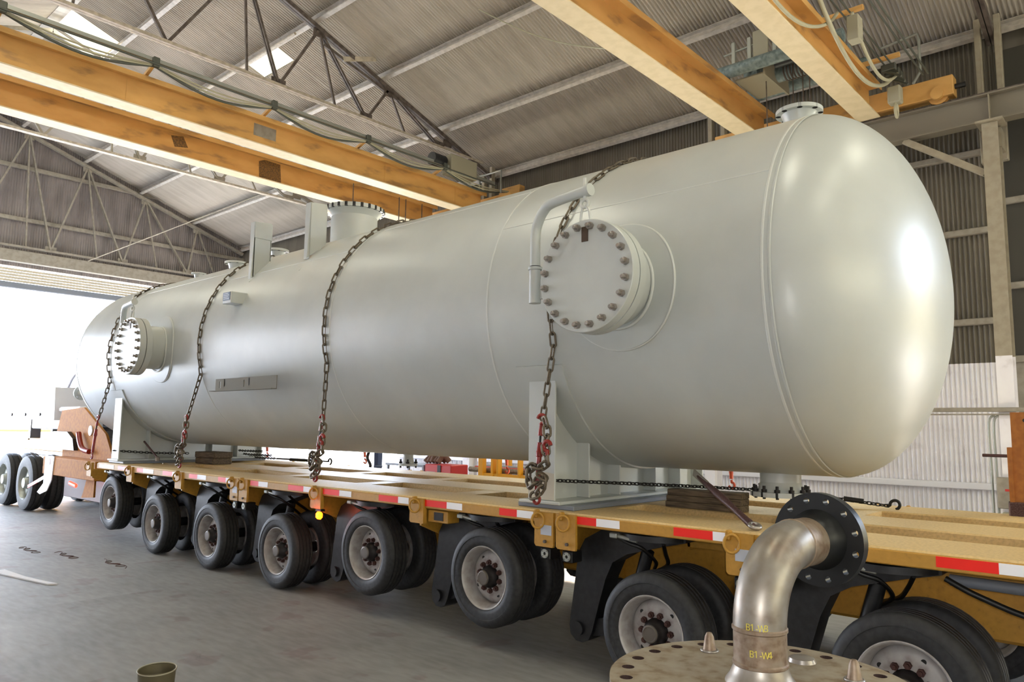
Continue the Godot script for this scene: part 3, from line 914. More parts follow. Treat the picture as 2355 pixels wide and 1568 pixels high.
	part("walkway_rod", MB.new().tube(PackedVector3Array([Vector3(-11.6, 7.24, 2.2), Vector3(-11.6, 7.24, -12.3)]), 0.016, 8), M.cable_dark, l)
	for i in 7:
		var z := 1.6 - 2.05 * i
		part("walkway_bracket", MB.new().bar(Vector3(-12.2, 7.13, z), Vector3(-11.64, 7.3, z), 0.05, 0.05), M.crane_yellow, l)
		part("clip", MB.new().box(Vector3(-11.64, 7.28, z), Vector3(0.08, 0.16, 0.1), Basis.IDENTITY, 0.01), M.cable_dark, l)
		for q in 3:
			var pts := PackedVector3Array()
			for k in 15:
				var f := k / 14.0
				pts.append(Vector3(-11.64 - 0.02 * q, 7.24 - (0.10 + 0.05 * q) * sin(PI * f), z - 2.05 * f))
			part("festoon_cable", MB.new().tube(pts, 0.013 + 0.004 * q, 6), M.cable_grey if q < 2 else M.cable_dark, l)
	part("control_cabinet", MB.new().span(Vector3(-11.9, 7.2, -11.65), Vector3(-11.6, 7.62, -10.85), 0.012), M.panel_grey, l)
	part("drive_motor", MB.new().cyl(Vector3(-11.75, 7.42, -10.4), Vector3(-11.75, 7.42, -10.75), 0.14, 20), M.black_steel, l)
	part("handrail", MB.new().tube(PackedVector3Array([Vector3(-11.6, 7.12, -12.44), Vector3(-11.6, 7.66, -12.44), Vector3(-12.3, 7.66, -12.44), Vector3(-12.3, 7.12, -12.44)]), 0.025, 8), M.galvanised, l)
	part("end_box", MB.new().span(Vector3(-11.95, 7.1, -12.95), Vector3(-11.3, 7.35, -12.75), 0.01), M.crane_yellow, l)
	for p in [[-13.4, -9.6], [-13.4, -10.9], [-13.4, -11.1], [-13.4, -11.6]]:
		part("hoist_rope", MB.new().tube(PackedVector3Array([Vector3(p[0], 7.0, p[1]), Vector3(p[0], 4.6, p[1])]), 0.012, 6), M.truss_steel, l)
	# conduit running on the roof past the left skylight
	tag(part("roof_conduit", MB.new().tube(PackedVector3Array([Vector3(-17.6, roof_y(-7.9) - 0.28, -7.75), Vector3(-13.0, roof_y(-7.9) - 0.26, -7.75)]), 0.03, 8), M.truss_pale, self), "pale conduit strapped under the purlin at the upper left", "conduit")

func ring_pts(c: Vector3, ax: Vector3, r: float, m: int, stretch := 1.0) -> PackedVector3Array:
	var f := MB.frame(ax.normalized())
	var out := PackedVector3Array()
	for k in m:
		var a := TAU * k / m
		out.append(c + f[0] * cos(a) * r + f[1] * sin(a) * r * stretch)
	return out

# ------------------------------------------------------------------ the trailer
var wheel_meshes := {}
func make_wheel_meshes() -> void:
	# axis +z outwards, outer face of the tyre near z = 0
	var t := [Vector2(-0.205, 0.245), Vector2(-0.212, 0.28), Vector2(-0.215, 0.33), Vector2(-0.205, 0.365), Vector2(-0.19, 0.378)]
	for g in [-0.165, -0.125, -0.085, -0.045]:
		t += [Vector2(g - 0.008, 0.383), Vector2(g - 0.005, 0.371), Vector2(g + 0.005, 0.371), Vector2(g + 0.008, 0.383)]
	t += [Vector2(-0.02, 0.378), Vector2(-0.006, 0.365), Vector2(0.004, 0.345), Vector2(0.0085, 0.325), Vector2(0.0085, 0.318), Vector2(0.005, 0.316), Vector2(0.006, 0.28), Vector2(0.0, 0.25), Vector2(-0.012, 0.238)]
	wheel_meshes.tire = MB.new().lathe(Vector3.ZERO, Vector3(0, 0, 1), t, 56).mesh()
	var r := [Vector2(-0.2, 0.238), Vector2(-0.19, 0.222), Vector2(-0.13, 0.21), Vector2(-0.115, 0.20), Vector2(-0.098, 0.175), Vector2(-0.088, 0.145), Vector2(-0.086, 0.07)]
	wheel_meshes.disc = MB.new().lathe(Vector3.ZERO, Vector3(0, 0, 1), [Vector2(-0.086, 0.06), Vector2(-0.086, 0.145), Vector2(-0.092, 0.17), Vector2(-0.106, 0.193), Vector2(-0.12, 0.203)].map(func(p): return p), 48).mesh()
	wheel_meshes.rim = MB.new().lathe(Vector3.ZERO, Vector3(0, 0, 1), [Vector2(-0.2, 0.203), Vector2(-0.12, 0.203), Vector2(-0.06, 0.21), Vector2(-0.035, 0.22), Vector2(-0.014, 0.226), Vector2(-0.004, 0.231), Vector2(0.0, 0.238), Vector2(-0.004, 0.243), Vector2(-0.012, 0.243)], 56).mesh()
	wheel_meshes.hub = MB.new().lathe(Vector3.ZERO, Vector3(0, 0, 1), [Vector2(-0.09, 0.088), Vector2(-0.06, 0.084), Vector2(-0.045, 0.07), Vector2(-0.03, 0.062), Vector2(-0.004, 0.060), Vector2(0.0, 0.055)], 28).mesh()
	wheel_meshes.cap = MB.new().lathe(Vector3.ZERO, Vector3(0, 0, 1), [Vector2(-0.002, 0.057), Vector2(0.006, 0.054), Vector2(0.008, 0.046), Vector2(0.006, 0.044), Vector2(0.007, 0.0)], 28).mesh()
	var n := MB.new()
	n.cyl(Vector3(0, 0, -0.09), Vector3(0, 0, -0.066), 0.021, 6)
	n.cyl(Vector3(0, 0, -0.066), Vector3(0, 0, -0.052), 0.012, 8)
	wheel_meshes.nut = n.mesh()
	wheel_meshes.hole = MB.new().cyl(Vector3(0, 0, -0.1), Vector3(0, 0, -0.0885), 0.014, 12).mesh()

func wheel(t: Node3D, at: Vector3, outward: float, nuts: bool, turn: float) -> void:
	var bs := Basis.IDENTITY if outward > 0 else Basis(Vector3.UP, PI)
	bs = bs * Basis(Vector3.BACK, turn)
	var w := hold("wheel", t, at, bs)
	inst("tire", wheel_meshes.tire, M.rubber, w)
	inst("rim", wheel_meshes.rim, M.rim_paint, w)
	inst("disc", wheel_meshes.disc, M.rim_paint, w)
	if nuts:
		inst("hub", wheel_meshes.hub, M.hub_dark, w)
		inst("hub_cap", wheel_meshes.cap, M.hub_cap, w)
		for k in 10:
			var a := TAU * k / 10.0
			inst("lug_nut", wheel_meshes.nut, M.nut_rust, w, Transform3D(Basis.IDENTITY, Vector3(cos(a) * 0.108, sin(a) * 0.108, 0)))
		for k in 4:
			var a := TAU * (k + 0.3) / 4.0
			inst("hand_hole", wheel_meshes.hole, M.hose_black, w, Transform3D(Basis.IDENTITY, Vector3(cos(a) * 0.158, sin(a) * 0.158, 0)))

func trailer() -> void:
	make_wheel_meshes()
	var t := thing("modular_trailer", "yellow eight axle heavy haul modular trailer carrying the grey vessel", "trailer")
	# deck: longitudinal and cross members round the openings
	var zr := [[-4.34, -4.88], [-5.30, -5.86], [-6.28, -6.82]]
	for r in zr:
		part("deck_plate", MB.new().span(Vector3(-12.2, DECK - 0.075, r[1]), Vector3(1.6, DECK, r[0]), 0.01), M.deck_yellow, t)
	for z in [-4.89, -5.29, -5.87, -6.27]:
		part("deck_web", MB.new().span(Vector3(-12.2, DECK - 0.22, z - 0.01), Vector3(1.6, DECK - 0.07, z + 0.01)), M.trailer_yellow, t)
	for k in 10:
		var x := AX0 + AXS * k - AXS * 0.5
		for g in [[-4.88, -5.30], [-5.86, -6.28]]:
			part("deck_crosspiece", MB.new().span(Vector3(x - 0.13 if k else -12.2, DECK - 0.16, g[1]), Vector3(x + 0.13, DECK - 0.002, g[0])), M.deck_yellow, t)
		if k < 9:
			for g in [[-4.88, -5.30], [-5.86, -6.28]]:
				part("deck_stiffener", MB.new().span(Vector3(x + AXS * 0.5 - 0.01, DECK - 0.24, g[1]), Vector3(x + AXS * 0.5 + 0.01, DECK - 0.13, g[0])), M.trailer_yellow, t)
	part("spine_beam", MB.new().span(Vector3(-12.2, 0.51, -5.96), Vector3(1.6, 0.95, -5.2), 0.02), M.trailer_yellow, t)
	part("edge_rail", MB.new().span(Vector3(-12.2, 1.012, -4.36), Vector3(1.6, 1.088, -4.33), 0.006), M.trailer_yellow, t)
	part("edge_rail", MB.new().span(Vector3(-12.2, 1.012, -6.83), Vector3(1.6, 1.088, -6.80), 0.006), M.trailer_yellow, t)
	# outriggers between the axles
	for k in 10:
		var x := AX0 + AXS * k - AXS * 0.5
		for s in [1.0, -1.0]:
			var zc := -5.58
			part("outrigger", MB.new().prism(PackedVector2Array([Vector2(0.38, 0.51), Vector2(0.38, 0.95), Vector2(1.22, 0.99), Vector2(1.22, 0.86)]), Vector3(x - 0.012, 0, zc), Vector3(0, 0, s), Vector3(0, 1, 0), Vector3(0.024, 0, 0)), M.trailer_yellow, t)
	# reflective marking tape on the near edge
	var tape := [[-12.10, -11.95, -11.55], [-11.40, -11.04, -10.94], [-10.75, -10.54, -10.22], [-9.94, -9.66, -9.56], [-9.20, -8.98, -8.76], [-8.46, -8.28, -8.18], [-7.73, -7.56, -7.37], [-6.97, -6.69, -6.56], [-6.35, -6.08, -5.89], [-5.48, -5.21, -5.07], [-4.87, -4.59, -4.41], [-4.00, -3.82, -3.66], [-3.27, -3.09, -2.90], [-2.49, -2.22, -2.04], [-1.00, -0.73, -0.45]]
	for e in tape:
		part("red_tape", MB.new().span(Vector3(e[0], 1.03, -4.331), Vector3(e[1], 1.083, -4.327)), M.tape_red, t)
		part("white_tape", MB.new().span(Vector3(e[1], 1.03, -4.331), Vector3(e[2], 1.083, -4.327)), M.tape_white, t)
	# suspension: a knuckle and swing arm per axle and side, wheels outside and inside of it
	var lift := [0.155, 0.0, 0.0, 0.0, 0.16, 0.145, 0.0, 0.0]
	var knee := PackedVector2Array([Vector2(-0.72, 0.80), Vector2(-0.66, 0.90), Vector2(-0.50, 0.985), Vector2(0.16, 0.99), Vector2(0.16, 0.955), Vector2(-0.02, 0.91), Vector2(-0.30, 0.83), Vector2(-0.42, 0.76), Vector2(-0.48, 0.64), Vector2(-0.54, 0.45), Vector2(-0.60, 0.25), Vector2(-0.63, 0.19), Vector2(-0.68, 0.165), Vector2(-0.74, 0.17), Vector2(-0.79, 0.21), Vector2(-0.80, 0.27)])
	var km := MB.new().prism(knee, Vector3(0, 0, -0.085), Vector3.RIGHT, Vector3.UP, Vector3(0, 0, 0.17)).mesh()
	var pin := MB.new().cyl(Vector3(-0.715, 0.26, -0.11), Vector3(-0.715, 0.26, 0.11), 0.05, 16).mesh()
	var ring := MB.new().cyl(Vector3(-0.1, 0.955, 0), Vector3(-0.1, 0.995, 0), 0.26, 28).mesh()
	for k in 8:
		var x := AX0 + AXS * k
		var y: float = 0.385 + lift[k]
		for s in [1.0, -1.0]:
			var zk: float = -5.58 + s * 0.945
			var turn := 0.25 * k + (0.4 if s > 0 else 0.1)
			wheel(t, Vector3(x, y, -5.58 + s * 1.225), s, s > 0, turn)
			wheel(t, Vector3(x, y, -5.58 + s * 0.655), -s, false, turn)
			inst("suspension_knuckle", km, M.black_steel, t, Transform3D(Basis.IDENTITY, Vector3(x, 0, zk)))
			inst("pivot_pin", pin, M.black_steel, t, Transform3D(Basis.IDENTITY, Vector3(x, 0, zk)))
			inst("turntable", ring, M.black_steel, t, Transform3D(Basis.IDENTITY, Vector3(x, 0, zk)))
			var arm := MB.new()
			arm.bar(Vector3(x - 0.715, 0.26, zk), Vector3(x, y, zk), 0.1, 0.12)
			arm.cyl(Vector3(x, y, zk - 0.2), Vector3(x, y, zk + 0.2), 0.055, 14)
			part("swing_arm", arm, M.black_steel, t)
			var ram := MB.new()
			ram.cyl(Vector3(x - 0.18, 0.86, zk), Vector3(x - 0.3, y + 0.08, zk), 0.045, 14)
			part("hydraulic_ram", ram, M.black_steel, t)
		# hoses at the deck edge over each axle
		part("hydraulic_hose", MB.new().tube(curve([Vector3(x - 0.28, 0.97, -4.4), Vector3(x - 0.2, 0.93, -4.42), Vector3(x - 0.12, 0.9, -4.46), Vector3(x - 0.1, 0.8, -4.6), Vector3(x - 0.2, 0.72, -4.75)], 6), 0.013, 6), M.hose_black, t)
		part("hydraulic_hose", MB.new().tube(curve([Vector3(x + 0.05, 0.95, -4.45), Vector3(x - 0.02, 0.86, -4.6), Vector3(x - 0.12, 0.76, -4.8), Vector3(x - 0.28, 0.68, -5.0)], 6), 0.014, 6), M.hose_black, t)
		var v := MB.new()
		v.box(Vector3(x - 0.3, 0.975, -4.40), Vector3(0.06, 0.035, 0.05), Basis.IDENTITY, 0.006)
		v.cyl(Vector3(x - 0.27, 0.972, -4.4), Vector3(x - 0.12, 0.955, -4.4), 0.014, 8)
		part("valve_fitting", v, M.galvanised, t)
	part("hydraulic_hose", MB.new().tube(curve([Vector3(-1.0, 0.95, -4.5), Vector3(-0.85, 0.88, -4.5), Vector3(-0.6, 0.80, -4.55), Vector3(-0.3, 0.84, -4.6), Vector3(0.1, 0.95, -4.6)], 8), 0.016, 8), M.hose_black, t)
	part("hydraulic_line", MB.new().tube(PackedVector3Array([Vector3(-1.0, 0.93, -4.6), Vector3(1.5, 0.9, -4.6)]), 0.03, 10), M.tank_grey, t)
	# lashing points between the axles: single plates and double plates at the module joints
	for k in 9:
		var x := AX0 + AXS * k - AXS * 0.5
		var two := k in [3, 6, 7]
		for s in [1.0, -1.0]:
			var z: float = -5.58 + s * 1.25
			var f := hold("lashing_point", t, Vector3(x, 0, z), Basis.IDENTITY if s > 0 else Basis(Vector3.UP, PI))
			if two:
				for q in [-0.105, 0.095]:
					part("plate", MB.new().prism(PackedVector2Array([Vector2(-0.085, 0.86), Vector2(-0.07, 0.845), Vector2(0.085, 0.845), Vector2(0.09, 0.86), Vector2(0.09, 1.09), Vector2(-0.085, 1.09)]), Vector3(q, 0, 0.0), Vector3.RIGHT, Vector3.UP, Vector3(0, 0, 0.022)), M.trailer_yellow, f)
					part("coupling_block", MB.new().span(Vector3(q - 0.045, 0.755, -0.12), Vector3(q + 0.045, 0.835, 0.0), 0.006), M.hose_black, f)
					part("coupling_face", MB.new().flange(Vector3(q, 0.795, 0.0), Vector3(0, 0, 1), 0.008, 0.012, 0.032, 0.024, 4, 0.004, 6), M.galvanised, f)
					part("bolt", MB.new().cyl(Vector3(q + 0.02, 0.885, 0.02), Vector3(q + 0.02, 0.885, 0.04), 0.012, 6), M.truss_steel, f)
				part("sticker", MB.new().span(Vector3(-0.13, 0.93, 0.022), Vector3(-0.03, 1.0, 0.024)), M.sticker, f)
			else:
				part("plate", MB.new().prism(PackedVector2Array([Vector2(-0.09, 0.9), Vector2(-0.075, 0.885), Vector2(0.085, 0.885), Vector2(0.085, 1.09), Vector2(-0.09, 1.09)]), Vector3(0, 0, -0.02), Vector3.RIGHT, Vector3.UP, Vector3(0, 0, 0.04)), M.trailer_yellow, f)
			for q in ([-0.14, 0.09] if two else [0.0]):
				part("lug", MB.new().box(Vector3(q - 0.03, 1.075, 0.02), Vector3(0.03, 0.06, 0.05), Basis.IDENTITY, 0.008), M.trailer_yellow, f)
				part("lashing_ring", MB.new().tube(ring_pts(Vector3(q, 1.03, 0.045), Vector3(0.6, 0, 1), 0.045, 18, 1.2), 0.009, 8, true), M.trailer_yellow, f)
		if k == 5:
			part("bracket_box", MB.new().span(Vector3(x + 0.09, 0.9, -4.5), Vector3(x + 0.33, 1.0, -4.36), 0.006), M.trailer_yellow, t)
			part("label_plate", MB.new().span(Vector3(x + 0.17, 0.92, -4.36), Vector3(x + 0.28, 0.985, -4.355)), M.black_steel, t)
	# amber side marker lamp
	var a := hold("amber_lamp", t, Vector3(-6.40, 0.82, -4.33))
	part("lens", MB.new().box(Vector3.ZERO, Vector3(0.085, 0.075, 0.05), Basis.IDENTITY, 0.02), M.amber, a)
	part("bracket", MB.new().box(Vector3(0, 0.05, -0.01), Vector3(0.09, 0.02, 0.05)), M.black_steel, a)
	var ol := OmniLight3D.new()
	ol.name = "amber_glow"
	ol.light_color = Color(1.0, 0.36, 0.05)
	ol.light_energy = 0.014
	ol.light_size = 0.03
	ol.omni_range = 30.0
	ol.omni_attenuation = 2.0
	ol.shadow_enabled = true
	ol.position = Vector3(0, -0.0, 0.06)
	a.add_child(ol)

func curve(ctrl: Array, per: int) -> PackedVector3Array:
	# Catmull-Rom through the points
	var out := PackedVector3Array()
	for i in ctrl.size() - 1:
		var p0: Vector3 = ctrl[maxi(i - 1, 0)]
		var p1: Vector3 = ctrl[i]
		var p2: Vector3 = ctrl[i + 1]
		var p3: Vector3 = ctrl[mini(i + 2, ctrl.size() - 1)]
		for k in per:
			out.append(p1.cubic_interpolate(p2, p0, p3, float(k) / per))
	out.append(ctrl[ctrl.size() - 1])
	return out

# ------------------------------------------------------------------ the vessel
const XR := -1.85      # near tangent line
const XL := -13.25     # far tangent line

func nozzle(v: Node3D, called: String, foot: Vector3, dir: Vector3, len: float, r: float, ro: float, holes: int, t := 0.035) -> void:
	var n := hold(called, v)
	part("neck", MB.new().cyl(foot - dir * 0.25, foot + dir * (len - t), r, 32), M.vessel_paint, n)
	part("hub", MB.new().lathe(foot + dir * (len - t - 0.07), dir, [Vector2(0, r), Vector2(0.05, r * 1.12), Vector2(0.07, r * 1.2)], 32), M.vessel_paint, n)
	var hb := MB.new()
	part("flange", MB.new().flange(foot + dir * (len - t), dir, t, r * 0.88, ro, (r * 1.2 + ro) * 0.5, holes, clampf(ro * 0.12, 0.011, 0.022), 10, hb), M.vessel_paint, n)
	tag(part("bolt_holes", hb, M.bore_dark, n), "dark bolt holes", "", "", "stuff")
	part("bore", MB.new().lathe(foot + dir * (len - t * 0.5), dir, [Vector2(0, r * 0.86), Vector2(-0.3, r * 0.86), Vector2(-0.3, 0)], 28), M.tank_grey, n)

func manway(v: Node3D, x: float) -> void:
	var m := hold("manway", v)
	var c := Vector3(x, 2.69, 0)
	var z := Vector3(0, 0, 1)
	# pad: a curved plate following the shell round the neck
	var pad := MB.new()
	var rp := 0.44
	var g := 48
	for k in g:
		for j in 5:
			var quad := []
			var nrm := []
			for e in [[k, j], [k + 1, j], [k + 1, j + 1], [k, j + 1]]:
				var a: float = TAU * e[0] / g
				var rr: float = [0.26, 0.33, 0.39, rp - 0.012, rp, rp + 0.004][e[1]]
				var lift: float = [0.02, 0.02, 0.02, 0.02, 0.02, -0.01][e[1]]
				var dx := cos(a) * rr
				var arc := sin(a) * rr / VR
				var nn := Vector3(0, sin(arc), cos(arc))
				quad.append(Vector3(x + dx, VC.y, VC.z) + nn * (VR + lift))
				nrm.append(nn)
			pad.squad(quad[0], quad[1], quad[2], quad[3], nrm[0], nrm[1], nrm[2], nrm[3])
	part("reinforcing_pad", pad, M.vessel_paint, m)
	for rr in [[rp + 0.006, 0.004, 0.010], [0.295, 0.024, 0.012]]:
		var wl := PackedVector3Array()
		for k in 64:
			var a := TAU * k / 64.0
			var arc: float = sin(a) * rr[0] / VR
			wl.append(Vector3(x + cos(a) * rr[0], VC.y, VC.z) + Vector3(0, sin(arc), cos(arc)) * (VR + rr[1]))
		part("fillet_weld", MB.new().tube(wl, rr[2], 6, true), M.weld_paint, m)
	part("neck", MB.new().cyl(c + z * -4.6, c + z * -4.02, 0.285, 48), M.vessel_paint, m)
	part("neck_hub", MB.new().lathe(c + z * -4.10, z, [Vector2(0, 0.285), Vector2(0.035, 0.30), Vector2(0.05, 0.318)], 48), M.vessel_paint, m)
	part("neck_flange", MB.new().flange(c + z * -4.055, z, 0.07, 0.25, 0.375, 0.327, 20, 0.016, 8), M.vessel_paint, m)
	part("gasket", MB.new().cyl(c + z * -3.985, c + z * -3.975, 0.35, 48), M.tank_grey, m)
	part("cover", MB.new().lathe(c + z * -3.975, z, [Vector2(0, 0), Vector2(0, 0.375), Vector2(0.07, 0.375), Vector2(0.075, 0.37), Vector2(0.075, 0)], 64), M.vessel_paint, m)
	var b := MB.new()
	b.cyl(Vector3(0, 0, -0.17), Vector3(0, 0, 0.03), 0.012, 10)
	b.cyl(Vector3(0, 0, -0.155), Vector3(0, 0, -0.128), 0.025, 6)
	b.cyl(Vector3(0, 0, 0.0), Vector3(0, 0, 0.026), 0.025, 6)
	b.lathe(Vector3(0, 0, 0.026), z, [Vector2(0, 0.0145), Vector2(0.024, 0.0145), Vector2(0.028, 0.011), Vector2(0.028, 0)], 12)
	var bm := b.mesh()
	for k in 20:
		var a := TAU * (k + 0.5) / 20.0
		inst("stud_bolt", bm, M.stud_steel, m, Transform3D(Basis(z, a * 3.0), c + Vector3(cos(a) * 0.327, sin(a) * 0.327, -3.90)))
	part("name_tag", MB.new().box(c + Vector3(0.005, 0.275, -3.897), Vector3(0.05, 0.1, 0.006)), M.plate_bronze, m)
	# davit: socket on the neck side, bent arm, eye bolt and shackle over the cover
	var sx := x - 0.505
	part("davit_socket", MB.new().lathe(Vector3(sx, 2.57, -4.0), Vector3.UP, [Vector2(0, 0), Vector2(0, 0.042), Vector2(0.235, 0.042), Vector2(0.24, 0.05), Vector2(0.258, 0.05), Vector2(0.26, 0.036)], 24), M.vessel_paint, m)
	part("davit_socket_bracket", MB.new().span(Vector3(sx, 2.6, -4.03), Vector3(x - 0.3, 2.74, -4.01)), M.vessel_paint, m)
	part("davit_gap", MB.new().cyl(Vector3(sx, 2.828, -4.0), Vector3(sx, 2.836, -4.0), 0.04, 20), M.hose_black, m)
	part("davit_arm", MB.new().tube(curve([Vector3(sx, 2.83, -4.0), Vector3(sx, 3.05, -4.0), Vector3(sx + 0.03, 3.14, -3.99), Vector3(sx + 0.10, 3.215, -3.97), Vector3(sx + 0.2, 3.25, -3.95), Vector3(x + 0.0, 3.27, -3.93)], 8), 0.036, 16), M.vessel_paint, m)
	part("davit_cap", MB.new().cyl(Vector3(x - 0.0, 3.27, -3.93), Vector3(x + 0.03, 3.271, -3.928), 0.042, 20), M.vessel_paint, m)
	part("eye_bolt", MB.new().cyl(Vector3(x - 0.02, 3.36, -3.93), Vector3(x - 0.02, 3.2, -3.93), 0.011, 10), M.weld_paint, m)
	part("eye", MB.new().tube(ring_pts(Vector3(x - 0.02, 3.185, -3.93), Vector3(0.2, 0, 1), 0.026, 16), 0.012, 8, true), M.weld_paint, m)
	part("shackle", MB.new().tube(curve([Vector3(x - 0.055, 3.06, -3.93), Vector3(x - 0.045, 3.13, -3.93), Vector3(x - 0.02, 3.165, -3.93), Vector3(x + 0.015, 3.13, -3.93), Vector3(x + 0.025, 3.06, -3.93)], 6), 0.009, 8), M.weld_paint, m)

func saddle(v: Node3D, x: float) -> void:
	var s := hold("saddle", v)
	var x0 := x - 0.13
	var x1 := x + 0.13
	# wrapper plate
	var w := MB.new()
	var wr := VR + 0.014
	var n := 40
	for i in n:
		var a := lerpf(-157.0, -23.0, float(i) / n)
		var b := lerpf(-157.0, -23.0, float(i + 1) / n)
		var pa := shell_pt(x - 0.23, a, wr)
		var pb := shell_pt(x - 0.23, b, wr)
		var na := (shell_pt(0, a) - Vector3(0, VC.y, VC.z)).normalized()
		var nb := (shell_pt(0, b) - Vector3(0, VC.y, VC.z)).normalized()
		var L := Vector3(0.46, 0, 0)
		w.squad(pa, pb, pb + L, pa + L, na, nb, nb, na)
		w.quad(pa, pb, pb - nb * 0.03, pa - na * 0.03, Vector3.LEFT)
		w.quad(pa + L, pb + L, pb - nb * 0.03 + L, pa - na * 0.03 + L, Vector3.RIGHT)
	for e in [-23.0, -157.0]:
		var p := shell_pt(x - 0.23, e, wr)
		var q := shell_pt(x - 0.23, e, VR - 0.01)
		w.quad(p, p + Vector3(0.46, 0, 0), q + Vector3(0.46, 0, 0), q, Vector3.UP)
	part("wrapper_plate", w, M.vessel_paint, s)
	part("base_plate", MB.new().span(Vector3(x - 0.2, 1.135, -6.78), Vector3(x + 0.2, 1.16, -4.40), 0.006), M.vessel_paint, s)
	part("slide_pad", MB.new().span(Vector3(x - 0.24, DECK, -6.7), Vector3(x + 0.30, 1.135, -4.44), 0.006), M.tank_grey, s)
	# web with the shell's arc cut out of its top
	var poly := PackedVector2Array()
	poly.append(Vector2(-6.7, 1.16))
	poly.append(Vector2(-4.46, 1.16))
	for i in 33:
		var a := lerpf(-29.0, -151.0, i / 32.0)
		var p := shell_pt(0, a, VR + 0.005)
		poly.append(Vector2(p.z, p.y))
	part("web", MB.new().prism(poly, Vector3(x - 0.01, 0, 0), Vector3(0, 0, 1), Vector3(0, 1, 0), Vector3(0.02, 0, 0)), M.vessel_paint, s)
	for z in [-4.44, -4.87, -5.30, -5.86, -6.29, -6.72]:
		var d: float = absf(z - VC.z)
		var top: float = 2.09 if d > 1.1 else VC.y - sqrt((VR + 0.005) * (VR + 0.005) - d * d)
		if z == -4.44 and x > -5.0:
			part("primer_patch", MB.new().prism(PackedVector2Array([Vector2(x0 + 0.005, 1.165), Vector2(x1 - 0.005, 1.165), Vector2(x1 - 0.005, 1.36), Vector2(x0 + 0.16, 1.37), Vector2(x0 + 0.15, 1.30), Vector2(x0 + 0.005, 1.31)]), Vector3(0, 0, z + 0.01), Vector3.RIGHT, Vector3.UP, Vector3(0, 0, 0.002)), M.primer, s)
		part("rib", MB.new().span(Vector3(x0, 1.16, z - 0.01), Vector3(x1, top, z + 0.01), 0.004), M.vessel_paint, s)

